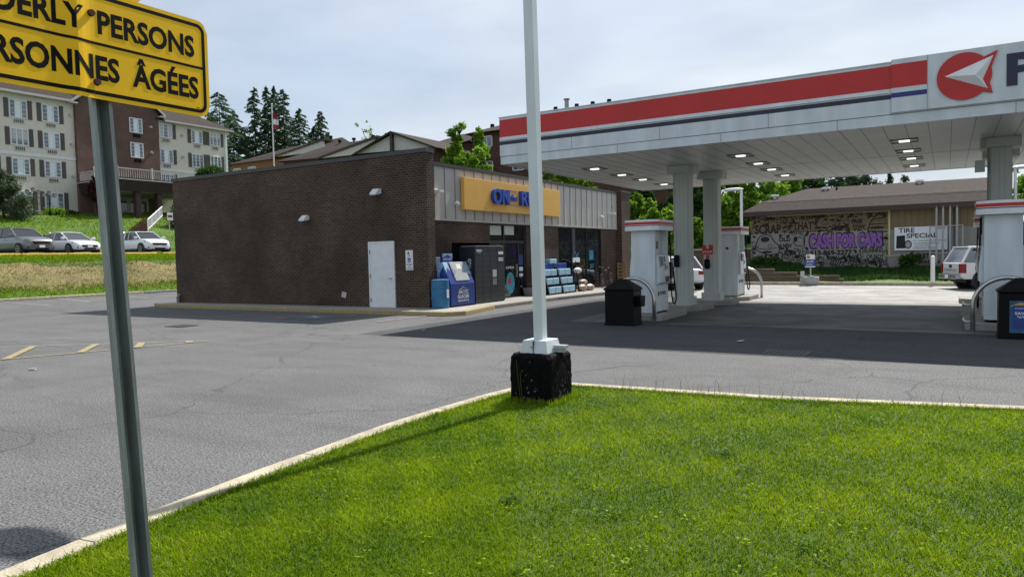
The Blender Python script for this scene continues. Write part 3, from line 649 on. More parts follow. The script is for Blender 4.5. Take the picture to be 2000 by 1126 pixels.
b=MB(); b.box(FX-.079,FX-.075,24.1,24.38,1.12,1.28).box(FX-.079,FX-.075,24.1,24.38,.9,1.02); b.build('sticker',M['banner'],ds)
MB().prism([(23.42+.3*math.cos(a),.68+.42*math.sin(a)) for a in [R(i*18) for i in range(20)]],'x',FX-.079,FX-.075).build('round_poster',M['teal'],ds)
MB().prism([(23.36+.11*math.cos(a),.75+.12*math.sin(a)) for a in [R(i*24) for i in range(15)]],'x',FX-.0745,FX-.073).build('round_poster_mark',M['red'],ds)
MB().prism([(22.4+.3*math.cos(a),.62+.45*math.sin(a)) for a in [R(i*18) for i in range(20)]],'x',FX-.079,FX-.075).build('round_poster',M['grey_white'],ds)
b=MB()
for (yy,zz) in [(29.0,1.75),(29.15,1.6),(29.3,1.7),(29.0,1.45),(29.35,1.5)]: b.box(FX-.079,FX-.075,yy,yy+.12,zz,zz+.10)
b.build('window_sticker',M['teal'],wd)
b=MB(); b.box(FX-.079,FX-.075,30.55,31.0,1.45,1.9); b.build('window_sticker',M['teal'],wd)
text('24/7',M['teal'],wd,'lettering',(FX-.078,30.6,1.05),YR,ZU,.45,.22,.002)
text('19.99',M['banner'],wd,'lettering',(FX-.078,30.65,.9),YR,ZU,.35,.08,.002)
MB().box(FX-.0785,FX-.0755,27.38,27.75,1.35,1.95).build('window_poster',M['leafdark'],wd)
# side door
sd_=box('side_door',M['white'],t,-16.36,-15.37,BY-.035,BY-.002,.12,2.22,bevel=.004)
b=MB().box(-16.42,-16.36,BY-.05,BY-.001,.12,2.28).box(-15.37,-15.31,BY-.05,BY-.001,.12,2.28).box(-16.36,-15.37,BY-.05,BY-.001,2.22,2.28); b.build('door_frame',M['white'],sd_)
MB().cyl((-15.47,BY-.035,1.07),(-15.47,BY-.09,1.07),.03).box(-15.60,-15.46,BY-.10,BY-.085,1.06,1.08).build('handle',M['steel'],sd_)
b=MB()
for z in (.35,1.15,1.95): b.box(-16.375,-16.345,BY-.058,BY-.03,z-.06,z+.06)
b.build('hinge',M['midgrey'],sd_)
# wall lights
def wlight(x,z,w_=.34,par=STORE):
    l_=MB().prism([(BY-.0,z-.06),(BY-.26,z-.10),(BY-.26,z-.05),(BY-.10,z+.10),(BY-.0,z+.10)],'x',x-w_/2,x+w_/2).build('wall_light',M['white'],par)
    MB().box(x-w_/2+.03,x+w_/2-.03,BY-.24,BY-.05,z-.115,z-.098).build('lens',M['lens'],l_)
wlight(-15.95,3.90,.28); wlight(-19.3,3.2,.26)
def flight(y,z,k):
    if k: o=MB().cyl((FX+.03,y,z),(FX+.26,y-.05,z-.03),.035,.05,10).ell((FX+.12,y,z+.03),(.06,.06,.05)).build('security_camera',M['white2'],STORE)
    else: o=MB().box(FX+.03,FX+.32,y-.12,y+.12,z-.03,z+.04).box(FX+.03,FX+.10,y-.08,y+.08,z-.08,z+.09).build('wall_light',M['white2'],STORE)
flight(18.65,3.85,0); flight(19.75,3.52,1); flight(31.6,3.48,1); flight(32.75,3.68,0)
MB().box(FX+.035,FX+.06,33.0,33.04,3.95,4.1).build('wall_vent',M['black'],STORE)
MB().box(FX+.0,FX+.12,18.42,18.9,1.35,1.72).build('utility_box',M['grey'],STORE,bevel=.01)
MB().poly([(-17.75,BY-.004,.45),(-17.55,BY-.004,.40),(-17.5,BY-.004,.58),(-17.7,BY-.004,.64)]).build('wall_patch',M['cream'],STORE)
b=MB().tube([(-26.75,BY-.12,.1),(-26.75,BY-.12,.35),(-26.75,BY-.02,.45)],.06,8); b.build('drain_spout',M['midgrey'],STORE)
# store sign
s=thing('store_sign','yellow store name sign with raised blue letters over the entrance','sign',(FX+.05,23.4,3.3))
pl=box('sign_panel',M['signyellow'],s,FX+.06,FX+.20,20.08,27.15,3.33,4.43,bevel=.01)
xs_=FX+.202
text('ON',M['blue'],s,'letters',(xs_,21.72,3.60),YR,ZU,1.12,.56,.14,bold=.03)
text('the',M['blue'],s,'letters',(xs_,22.98,3.77),YR,ZU,.56,.25,.05,bold=.02,shear=.3)
text('RUN',M['blue'],s,'letters',(xs_,23.72,3.62),YR,ZU,1.62,.56,.14,bold=.03)
MB().box(xs_,xs_+.01,22.95,23.58,4.14,4.16).box(xs_,xs_+.01,22.95,23.58,3.61,3.63).build('rule',M['blue'],s)
# accessible parking sign
s=thing('parking_sign','small white accessible parking sign on the brick beside the white door','sign',(-14.7,BY,1.64))
p_=box('sign_plate',M['white2'],s,-14.86,-14.56,BY-.012,BY-.002,1.33,1.97,bevel=.002)
MB().box(-14.77,-14.65,BY-.0145,BY-.013,1.58,1.72).build('symbol',M['iceblue'],s)
MB().tube([(-14.72,BY-.016,1.70),(-14.72,BY-.016,1.65),(-14.69,BY-.016,1.65),(-14.675,BY-.016,1.61)],.006,4).cyl((-14.715,BY-.0155,1.62),(-14.715,BY-.0165,1.62),.022,n=10).build('symbol_figure',M['white2'],s)
MB().prism([(-14.74+.035*math.cos(a),1.87+.035*math.sin(a)) for a in [R(30*i) for i in range(12)]],'y',BY-.0145,BY-.013).box(-14.72,-14.69,BY-.0145,BY-.013,1.76,1.82).build('arrow',M['signink'],s)
text('BY PERMIT',M['signink'],s,'lettering',(-14.82,BY-.013,1.49),XR,ZU,.22,.04,.001)
text('ONLY',M['signink'],s,'lettering',(-14.77,BY-.013,1.42),XR,ZU,.12,.035,.001)
text('AVEC PERMIS',M['signink'],s,'lettering',(-14.83,BY-.013,1.36),XR,ZU,.24,.03,.001)
# ice merchandiser
IX,IY0,IY1=-13.42,18.33,19.66
s=thing('ice_merchandiser','blue slant front ice merchandiser with a grey door beside the blue barrel','ice merchandiser',(-13.8,19,.12))
b=MB().prism([(IX,.16),(IX,.86),(IX-.33,1.56),(-14.2,1.56),(-14.2,.16)],'y',IY0,IY1); body=b.build('cabinet',M['iceblue'],s,bevel=.012)
nrm=Vector((.70,0,.33)).normalized()
def onslope(y,tt,e=.004): return (IX-.33*tt+nrm.x*e,y,.86+.70*tt+nrm.z*e)
ups=[(18.33,.62),(18.5,.80),(18.62,.68),(18.62,1),(18.33,1)]
b=MB().poly([onslope(y,q) for y,q in [(18.34,.5),(18.45,.75),(18.58,.6),(18.58,.995),(18.34,.995)]]); b.poly([onslope(y,q) for y,q in [(19.45,.45),(19.65,.35),(19.65,.995),(19.45,.995)]]); b.build('frost_graphic',M['icelight'],s)
b=MB().poly([(-14.18,IY0-.004,1.15),(-13.98,IY0-.004,1.3),(-13.86,IY0-.004,1.2),(-13.72,IY0-.004,1.42),(-13.6,IY0-.004,1.15),(-13.75,IY0-.004,1.55),(-14.18,IY0-.004,1.55)]); b.build('frost_graphic',M['icelight'],s)
b=MB().add([onslope(18.66,.12,.03),onslope(19.42,.12,.03),onslope(19.42,.97,.03),onslope(18.66,.97,.03),onslope(18.66,.12,-.01),onslope(19.42,.12,-.01),onslope(19.42,.97,-.01),onslope(18.66,.97,-.01)],[(0,1,2,3),(4,7,6,5),(0,4,5,1),(1,5,6,2),(2,6,7,3),(3,7,4,0)])
dr=b.build('door',M['grey'],s,bevel=.008)
MB().tube([onslope(18.72,.45,.03),onslope(18.72,.5,.07),onslope(18.72,.62,.07),onslope(18.72,.66,.03)],.012).build('handle',M['steel'],dr)
MB().poly([onslope(18.95,.66,.032),onslope(19.2,.66,.032),onslope(19.2,.88,.032),onslope(18.95,.88,.032)]).build('label',M['white2'],dr)
MB().tube([(IX+.006,18.78,.66),(IX+.006,18.95,.71),(IX+.006,19.0,.75),(IX+.006,19.06,.71),(IX+.006,19.22,.66)],.006,4).build('mountain_mark',M['white2'],s)
text('ARCTIC',M['white2'],s,'lettering',(IX+.004,18.72,.53),YR,ZU,.56,.115,.002)
text('GLACIER',M['white2'],s,'lettering',(IX+.004,18.68,.385),YR,ZU,.64,.115,.002)
text('PREMIUM ICE',M['white2'],s,'lettering',(IX+.004,18.70,.275),YR,ZU,.60,.07,.002,bold=0)
text('GLACIER',M['icelight'],s,'lettering',(-13.85,IY0-.006,.75),ZU,(-1,0,0),.5,.11,.001)
MB().box(-14.2,-13.4,IY0+.02,IY1-.02,.12,.16).build('base',M['black'],s)
tp=box('top_sign',M['iceblue'],s,-13.98,-13.90,18.55,19.12,1.56,1.84)
MB().poly([(-13.897,18.56,1.70),(-13.897,18.84,1.80),(-13.897,19.11,1.68),(-13.897,19.11,1.835),(-13.897,18.56,1.835)]).build('frost_graphic',M['icelight'],tp)
text('ARCTIC GLACIER',M['white2'],tp,'lettering',(-13.896,18.6,1.62),YR,ZU,.46,.07,.001)
# barrel
s=thing('barrel','blue plastic barrel standing beside the ice merchandiser at the brick corner','barrel',(-13.62,18.03,.12))
b=MB(); 
for z0,z1,r0_,r1_ in [(.12,.15,.26,.275),(.15,.42,.275,.285),(.42,.46,.295,.295),(.46,.74,.285,.285),(.74,.78,.295,.295),(.78,.98,.285,.275),(.98,1.02,.285,.27)]: b.cyl((-13.62,18.03,z0),(-13.62,18.03,z1),r0_,r1_,24)
b.build('drum',M['barrel'],s,smooth=False)
MB().cyl((-13.62,18.03,1.02),(-13.62,18.03,1.025),.24,n=24).build('lid',M['icelight'],s)
MB().poly([(-13.325,17.97,.45),(-13.325,18.09,.45),(-13.325,18.09,.72),(-13.325,17.97,.72)]).build('label',M['white2'],s)
# parcel locker
LX=-13.5; s=thing('parcel_locker','tall charcoal parcel locker between the ice merchandiser and the entrance','parcel locker',(-13.8,20.8,.12))
body=box('cabinet',M['locker'],s,-14.15,LX,19.84,21.7,.15,2.06,bevel=.01)
b=MB()
for yy in (20.3,20.76,21.22): b.box(LX,LX+.003,yy-.008,yy+.008,.2,2.0)
for k_ in range(1,11):
    zz=.15+.175*k_
    b.box(LX,LX+.0028,19.86,20.75,zz-.006,zz+.006)
    if k_ not in (5,6,7): b.box(LX,LX+.0026,20.77,21.68,zz-.006,zz+.006)
b.build('locker_doors',M['lockline'],s)
box('top_trim',M['grey'],s,-14.1,LX+.01,19.9,21.6,2.06,2.085)
sc=box('screen',M['grey_white'],s,LX,LX+.012,20.9,21.15,1.0,1.25); box('keypad',M['midgrey'],s,LX,LX+.014,20.9,21.15,.72,.95)
MB().box(LX,LX+.01,21.3,21.6,1.78,1.88).box(LX,LX+.01,21.3,21.6,1.62,1.66).box(LX,LX+.01,21.3,21.6,1.55,1.59).build('label',M['banner'],s)
text('amazon',M['banner'],s,'lettering',(LX+.003,19.93,1.88),YR,ZU,.34,.075,.001)
MB().tube([(LX+.006,19.98,1.86),(LX+.006,20.08,1.835),(LX+.006,20.18,1.855)],.006,4).build('smile_mark',M['banner'],s)
text('amazon hub',M['banner'],s,'lettering',(-13.66,19.836,.55),ZU,(-1,0,0),1.1,.17,.001,bold=0)
box('base',M['black'],s,-14.12,LX-.02,19.88,21.66,.12,.15)
# planter, racks, bags
s=thing('planter','squat dark concrete planter at the foot of the entrance side panel','planter',(-14.05,24.4,.12))
frus(MB(),-14.0,24.4,.17,.22,.12,.45).build('pot',M['midgrey'],s); box('soil',M['black'],s,-14.17,-13.83,24.23,24.57,.45,.46)
def rack(y0,n,label):
    s=thing('display_rack',label,'rack',(-13.7,y0+.6,.12),group='water racks by the shop window')
    b=MB()
    for yy in (y0,y0+1.16): b.prism([(-13.48,.12),(-13.48,.22),(-13.78,1.22),(-13.84,1.22),(-13.84,.12)],'y',yy,yy+.04)
    b.build('side_frame',M['black'],s)
    for zz in (.16,.52,.86): box('shelf',M['black'],s,-13.9,-13.46-(zz-.16)*.28,y0+.04,y0+1.16,zz-.02,zz)
    for r_ in range(3):
        z=.165+r_*.35
        for c in range(2):
            x=-13.5-r_*.10; yy=y0+.07+c*.54
            o=box('water_pack',M['water'],None,x-.28,x+.015,yy,yy+.51,z,z+.27,bevel=.03)
            rowname=['bottom','middle','top'][r_]; sd2=['left','right'][c]
            tag(o,f'shrink wrapped water bottles, {rowname} shelf {sd2} side of the {n} rack','water pack','water packs on the racks')
rack(24.95,'nearer','black display rack of water packs nearer the entrance'); rack(26.2,'farther','black display rack of water packs nearer the large window')
s=thing('fluid_crates','dark blue crates of jugs stacked behind the water racks','crates',(-14.0,26,.12))
b=MB(); [b.box(-14.18,-13.93,24.95+i*.42,24.95+i*.42+.39,.12,1.36) for i in range(6)]; b.build('crate',M['iceblue'],s,bevel=.02)
tag(box('water_pack',M['water'],None,-14.15,-13.9,25.9,26.5,1.365,1.55,bevel=.03),'single pale blue water pack lying on top of the dark blue crates','water pack')
s=thing('easel_stand','black folding stand leaning by the large shop window','stand',(-13.75,28.2,.12))
MB().tube([(-13.5,27.7,.12),(-13.85,28.1,1.5)],.025).tube([(-13.5,28.9,.12),(-13.85,28.4,1.3)],.025).tube([(-14.1,28.2,.12),(-13.85,28.2,1.4)],.025).box(-13.87,-13.8,27.75,28.6,.9,.95).build('frame',M['black'],s)
MB().box(-13.86,-13.82,27.85,28.5,1.38,1.58).build('sign_board',M['banner'],s)
MB().ell((-13.75,28.1,1.02),(.16,.33,.13),jit=.1).build('sack',M['cream'],s)
for i,(y,z,lb) in enumerate([(28.1,.27,'brown and white bag of charcoal, left of the two under the window'),(28.85,.25,'brown and white bag of charcoal, right of the two under the window')]):
    tag(MB().ell((-13.55,y,z),(.2,.36,.16),16,10,jit=.06).build('charcoal_bag',M['bag'],None,smooth=True),lb,'bag','charcoal bags under the window')
tag(MB().ell((-13.7,28.5,.5),(.18,.34,.13),16,10,jit=.06).build('charcoal_bag',M['bag'],None,smooth=True),'bag of charcoal lying on top of the two lower bags','bag','charcoal bags under the window')
# pallet
s=thing('pallet','bare wooden pallet leaning on the brick wall past the shop windows','pallet',(-14.0,33.5,.12))
b=MB()
for k_ in range(7): b.box(-14.22+.06,-13.25,33.46,33.48,.16+k_*.165,.26+k_*.165)
b.build('deck_board',M['pallet'],s)
b=MB(); [b.box(x,x+.06,33.48,33.58,.12,1.28) for x in (-14.15,-13.75,-13.32)]; b.build('stringer',M['pallet'],s)
# bicycle
s=thing('bicycle','dark bicycle parked against the shop front beside the wooden pallet','bicycle',(-13.75,31.3,.12))
def torus(c,R_,r,n=24,ax='x'):
    pts=[(c[0],c[1]+R_*math.cos(a),c[2]+R_*math.sin(a)) for a in [2*math.pi*i/n for i in range(n+1)]]
    return MB().tube(pts,r,6)
for yy in (30.75,31.8):
    wh=torus((-13.75,yy,.46),.33,.018).build('wheel',M['tyre'],s)
    b=MB(); [b.cyl((-13.75,yy,.46),(-13.75,yy+.32*math.cos(a),.46+.32*math.sin(a)),.003,n=4) for a in [R(30*i) for i in range(12)]]; b.build('spokes',M['grey'],wh)
MB().tube([(-13.75,30.75,.46),(-13.75,30.95,1.02)],.018).tube([(-13.75,30.93,.96),(-13.75,31.3,.42),(-13.75,31.42,.98),(-13.75,30.95,.92)],.017).tube([(-13.75,31.3,.42),(-13.75,31.8,.46),(-13.75,31.4,.88)],.012).build('frame',M['frame'],s)
MB().tube([(-14.0,30.9,1.12),(-13.75,30.93,1.05),(-13.5,30.9,1.12)],.014).build('handlebar',M['frame'],s)
MB().ell((-13.75,31.44,1.03),(.06,.13,.04)).build('saddle',M['black'],s)
# ================================================================== CANOPY
CX0,CX1,CY0,CY1,CZ0,CZ1=-10.41,14.0,16.66,27.4,4.2,5.47
t=thing('fuel_canopy','large white flat fuel canopy with a red striped fascia over the pumps','canopy',(2,22,0))
box('soffit',M['soffit'],t,CX0+.06,CX1-.06,CY0+.06,CY1-.06,CZ0+.02,CZ0+.06)
sf=t
b=MB(); x=-.34-.413*24
while x<CX1: b.box(x-.006,x+.006,CY0+.1,CY1-.1,CZ0+.016,CZ0+.022); x+=.413
b.box(CX0+.1,CX1-.1,22.39,22.41,CZ0+.0155,CZ0+.0225); b.build('soffit_seam',M['midgrey'],t)
b=MB()
def fas(b,z0,z1,e=0,x0=CX0,x1=CX1):
    b.box(x0-e,x1,CY0-e,CY0+.05,z0,z1).box(x0-e,x0+.05,CY0+.05,CY1-.05,z0,z1).box(x0-e,x1,CY1-.05,CY1+e,z0,z1).box(CX1-.05,CX1+e,CY0+.05,CY1-.05,z0,z1)
fas(b,CZ0,4.405,0); b.build('lower_fascia',M['white_dirty'],t)
b=MB(); fas(b,4.42,4.72,.012); b.build('fascia_panel',M['white_dirty'],t)
b=MB(); fas(b,4.72,4.815,.010); b.build('navy_stripe',M['navy'],t)
b=MB(); fas(b,4.815,4.93,.012); b.build('fascia_panel',M['white_dirty'],t)
box('light_rail',M['white'],t,CX0,-1.0,CY0-.05,CY0-.01,4.845,4.865)
b=MB(); fas(b,4.93,5.395,.011); b.build('red_stripe',M['red'],t)
b=MB(); fas(b,5.395,5.455,.012); fas(b,5.455,5.475,.03); b.build('top_trim',M['white_dirty'],t)
b=MB(); fas(b,4.403,4.422,-.01); b.build('fascia_gap',M['midgrey'],t)
b=MB(); 
for x in (-8.25,-5.9,-3.4,-.99,2.9): box('fascia_joint',M['midgrey'],t,x,x+.012,CY0-.0135,CY0,4.42,4.72)
for x in (-7.0,-4.45,-2.0,1.1): box('fascia_joint',M['midgrey'],t,x,x+.012,CY0-.0015,CY0,4.2,4.405)
box('roof_deck',M['grey_white'],t,CX0+.05,CX1-.05,CY0+.05,CY1-.05,5.2,5.3)
# brand panel
y0=CY0-.06
pn=box('brand_panel',M['white_dirty'],t,-.98,8.5,y0,CY0-.02,4.44,5.50)
box('red_stripe',M['red'],pn,-.98,-.35,y0-.004,y0,4.93,5.40); box('navy_stripe',M['navy2'],pn,-.98,-.35,y0-.004,y0,4.735,4.83); box('panel_edge',M['grey'],pn,-.35,-.335,y0-.006,y0,4.45,5.5)
lg=MB().prism([(.27+.455*math.cos(a),4.985+.452*math.sin(a)) for a in [R(7.5*i) for i in range(48)]],'y',y0-.03,y0-.001).build('brand_disc',M['red'],pn)
MB().prism([(-.10,5.02),(.81,5.40),(.66,4.93),(.735,4.61),(.55,4.66)],'y',y0-.033,y0-.004).build('arrow_backing',M['red'],pn)
yy=y0-.034; T_=(-.05,yy,5.02);UR=(.74,yy,5.31);NT=(.575,yy,4.885);LR=(.655,yy,4.70);RG=(.45,yy-.09,4.965)
MB().add([T_,UR,NT,LR,RG],[(0,4,1),(1,4,2),(2,4,3),(3,4,0)]).build('arrow',M['white'],pn)
text('PIONEER',M['navy'],pn,'lettering',(.95,y0-.002,4.69),XR,ZU,3.9,.62,.012,bold=.04)
# columns
def column(cx,cy,cap=.40):
    def octo(h,c=.09): return [(cx-h+c,cy-h),(cx+h-c,cy-h),(cx+h,cy-h+c),(cx+h,cy+h-c),(cx+h-c,cy+h),(cx-h+c,cy+h),(cx-h,cy+h-c),(cx-h,cy-h+c)]
    c=MB().prism(octo(.235,.05),'z',.15,4.0).build('column',M['grey_white'],t)
    MB().prism(octo(.30,.06),'z',.15,.40).build('base_box',M['grey_white'],c); MB().prism(octo(cap,.12),'z',4.0,4.215).build('capital',M['grey_white'],c)
    MB().box(cx-.03,cx-.02,cy-.2375,cy-.2345,.4,4.0).box(cx+.07,cx+.08,cy-.2375,cy-.2345,.4,4.0).box(cx+.2345,cx+.2375,cy-.02,cy-.012,.4,4.0).build('seam',M['grey'],c)
    return c
c1=column(-6.65,20.75); c2=column(-6.42,22.95); c3=column(1.07,20.65); c4=column(1.2,23.0)
b=MB().tube([(-6.86,20.5,4.0),(-6.86,20.5,2.6),(-6.8,20.49,2.4),(-6.8,20.49,.4)],.012,6); b.build('conduit',M['grey_white'],c1)
MB().prism([(u+-6.78,v+1.45) for u,v in rrect(.15,.36,.05)],'y',20.44,20.52).build('call_box',M['black'],c1)
MB().prism([(u+-6.52,v+1.32) for u,v in rrect(.17,.32,.07)],'y',22.64,22.72).build('call_box',M['black'],c2)
MB().box(-6.68,-6.56,22.695,22.712,1.62,1.92).box(-6.46,-6.34,22.695,22.712,1.62,1.92).box(-6.56,-6.46,22.695,22.712,1.62,1.80).box(-6.56,-6.46,22.695,22.712,1.49,1.60).build('emergency_label',M['red'],c2)
text('STOP',M['white2'],c2,'lettering',(-6.66,22.692,1.67),XR,ZU,.3,.06,.001)
b=MB(); b.tube([(.84,20.42,3.55),(.72,20.4,3.6)],.015).box(.56,.76,20.32,20.5,3.45,3.72); b.build('speaker',M['grey_white'],c3)
MB().cyl((.82,20.38,.2),(.82,20.38,4.15),.015,n=6).build('conduit',M['midgrey'],c3)
text('TURN OFF',M['midgrey'],c1,'lettering',(-6.412,20.7,1.9),(0,0,-1),(0,1,0),.5,.08,.001,bold=0)
for i,x in enumerate((-8.87,-4.66,-.87,3.1)):
    for j,y in enumerate((19.4,21.46,23.3,25.45)):
        l_=MB(); h=.29
        l_.box(x-h,x+h,y-h,y-h+.02,CZ0-.006,CZ0+.021).box(x-h,x+h,y+h-.02,y+h,CZ0-.006,CZ0+.021).box(x-h,x-h+.02,y-h,y+h,CZ0-.0065,CZ0+.0205).box(x+h-.02,x+h,y-h,y+h,CZ0-.0065,CZ0+.0205)
        lo=l_.build('soffit_light',M['midgrey'],t)
        box('diffuser',M['lit'],lo,x-.11,x+.11,y-.08,y+.08,CZ0-.012,CZ0+.018)
# islands
def island(x0,x1,y0,y1,c,label):
    p=[(x0+c,y0),(x1-c,y0),(x1,y0+c),(x1,y1-c),(x1-c,y1),(x0+c,y1),(x0,y1-c),(x0,y0+c)]
    o=tag(MB().prism(p,'z',0,.15).build('pump_island',M['concrete'],None,bevel=.012),label,'pump island','raised concrete islands under the canopy')
for dx,sd_ in ((0,'left'),(7.62,'right')):
    island(-7.3+dx,-6.05+dx,17.0,19.2,.1,f'low concrete island under the nearest pump of the {sd_} row')
    island(-7.35+dx,-5.98+dx,20.05,21.9,.35,f'low concrete island under the nearer canopy column of the {sd_} row')
    island(-7.25+dx,-5.80+dx,22.45,24.1,.3,f'low concrete island under the farther canopy column of the {sd_} row')
    island(-7.3+dx,-5.75+dx,24.75,26.7,.3,f'low concrete island under the far pump of the {sd_} row')
# ================================================================== PUMPS
def make_pump(label,stripe2=False):
    t=thing('fuel_pump',label,'fuel pump',(0,0,0),group='fuel pumps under the canopy')
    def bx(n,m,*a,par=t,bevel=0): return MB().box(*a).build(n,m,par,world=False,bevel=bevel)
    def curved(yo,s):
        return [(-.32,yo+s*.0),(.32,yo+s*.0),(.32,yo+s*.07),(.20,yo+s*.11),(0,yo+s*.125),(-.20,yo+s*.11),(-.32,yo+s*.07)]
    MB().prism(curved(-.42,-1),'z',0.02,2.14).build('end_panel',M['white_dirty'],t,world=False)
    MB().prism(curved(.42,1),'z',0.02,2.14).build('end_panel',M['white_dirty'],t,world=False)
    bx('core',M['grey_white'],-.2,.2,-.42,.42,.02,2.14)
    bx('base',M['black'],-.3,.3,-.5,.5,-.01,.03)
    for s in (1,-1):
        a,b_=(.2,.31) if s>0 else (-.31,-.2)
        lp=bx('lower_door',M['white_dirty'],a,b_,-.418,.418,.04,.74,bevel=.01)
        x=.312*s
        text('PIONEER',M['navy'],lp,'lettering',(x,-.12 if s>0 else .12+.22,.46),(0,s,0),ZU,.46,.10,.001,world=False,bold=.06)
        MB().prism([( -.23*s+.065*math.cos(q),.50+.065*math.sin(q)) for q in [R(30*i) for i in range(12)]],'x',x,x+.001*s).build('brand_mark',M['navy'],lp,world=False)
        MB().prism([(.2*s,.75),(.37*s,.75),(.41*s,.80),(.40*s,1.15),(.36*s,1.50),(.2*s,1.54)],'y',-.40,.40).build('display_module',M['white_dirty'],t,world=False,bevel=.01)
        dm_=t.children[-1]
        x=.402*s; 
        def pl(n,m,y0,y1,z0,z1):
            xa=lambda z:(.41-(z-.80)/.35*.01 if z<1.15 else .40-(z-1.15)/.35*.04)*s+.004*s
            MB().poly([(xa(z0),y0,z0),(xa(z0),y1,z0),(xa(z1),y1,z1),(xa(z1),y0,z1)]).build(n,m,dm_,world=False)
        pl('price_screen',M['frame'],-.24,-.05,1.22,1.46); pl('screen',M['frame'],.0,.13,1.32,1.46); pl('keypad',M['midgrey'],.0,.13,1.10,1.28)
        pl('label',M['white2'],.02,.24,.98,1.09); pl('card_slot',M['frame'],.16,.24,1.14,1.22); pl('grade_buttons',M['trimbrown'],.02,.36,.80,.94); pl('blue_label',M['iceblue'],-.33,-.27,1.18,1.46); pl('grade_label',M['redlens'],.05,.1,.82,.92)
        MB().box(*((.201,.206) if s>0 else (-.206,-.201)),-.1,.08,1.66,1.86).build('notice',M['navy'],t,world=False)
        # nozzles and hoses
        yb=.60
        nz=MB().box(s*.33-.06,s*.33+.06,yb-.06,yb+.10,.85,1.30).build('nozzle_boot',M['black'],t,world=False,bevel=.02)
        MB().tube([(s*.34,yb+.09,1.22),(s*.34,yb+.20,1.18),(s*.34,yb+.26,1.05),(s*.34,yb+.24,.92)],.03,7).box(s*.34-.02,s*.34+.02,yb+.08,yb+.24,.98,1.01).build('nozzle',M['black'],nz,world=False)
        MB().tube([(s*.34,yb+.02,2.12),(s*.36,yb+.0,1.4),(s*.37,yb-.02,.75),(s*.38,yb+.0,.42),(s*.38,yb+.10,.20),(s*.38,yb+.24,.16),(s*.38,yb+.37,.28),(s*.37,yb+.38,.48),(s*.35,yb+.30,.85),(s*.34,yb+.26,1.0)],.02,7).build('hose',M['black'],t,world=False)
        MB().tube([(s*.33,yb,2.12),(s*.33,yb,1.75)],.03,7).build('hose_swivel',M['black'],t,world=False)
    def capp(e): return [(-.46-e,-.55-e),(-.30,-.66-e),(0,-.71-e),(.30,-.66-e),(.46+e,-.55-e),(.46+e,.55+e),(.30,.66+e),(0,.71+e),(-.30,.66+e),(-.46-e,.55+e)]
    hd=MB().prism(capp(0),'z',2.13,2.40).build('top_cap',M['white'],t,world=False)
    MB().prism(capp(.003),'z',2.275,2.345).build('red_stripe',M['red'],hd,world=False); MB().prism(capp(.003),'z',2.243 if not stripe2 else 2.225,2.262 if not stripe2 else 2.25).build('navy_stripe',M['navy'],hd,world=False)
    return t
PU=make_pump('white fuel pump nearest in the left row, behind the black bin'); PU.location=(-6.67,17.95,.15)
p2=dup(PU,(-6.47,25.55,.15),label='smaller looking white fuel pump at the far end of the left row')
mk=MB().prism([(-.02+.09*math.cos(q),1.66+.09*math.sin(q)) for q in [R(30*i) for i in range(12)]],'y',-.549,-.545).build('round_logo',M['white2'],p2,world=False); MB().prism([(-.02+.06*math.cos(q),1.66+.05*math.sin(q)) for q in [R(30*i) for i in range(12)]],'y',-.552,-.550).build('logo_mark',M['navy'],mk,world=False)
p3=dup(PU,(.96,17.75,.19),label='white fuel pump at the right edge, behind the bin with the blue poster')
p4=dup(PU,(1.15,25.6,.15),label='white fuel pump at the far end of the right row, mostly hidden')
# guard hoops
def hoop(x0,x1,y,label,h=1.08):
    r=(x1-x0)/2; cx=(x0+x1)/2; pts=[(x0,y,0),(x0,y,h-r)]+[(cx-r*math.cos(R(a)),y,h-r+r*math.sin(R(a))) for a in range(10,180,10)]+[(x1,y,h-r),(x1,y,0)]
    s=thing('guard_hoop',label,'guard hoop',(cx,y,0),group='steel guard hoops at the pump islands')
    MB().tube(pts,.045,10).build('hoop',M['steel'],s,smooth=True); MB().cyl((x0,y,0),(x0,y,.02),.08).cyl((x1,y,0),(x1,y,.02),.08).build('foot_flange',M['midgrey'],s)
hoop(-7.30,-6.18,16.88,'bent steel hoop behind the plain black bin of the left row'); hoop(.44,1.56,16.6,'bent steel hoop behind the bin with the blue poster'); hoop(-6.85,-5.72,26.75,'bent steel hoop at the far end of the left island row')
b=MB()
for z in (.18,.52): b.tube([(.46,17.05,z),(.33,17.05,z),(.30,17.25,z),(.30,17.9,z)],.02)
tag(b.build('guard_rail',M['steel'],None),'thin double steel rail on the left side of the right pump island','guard rail')
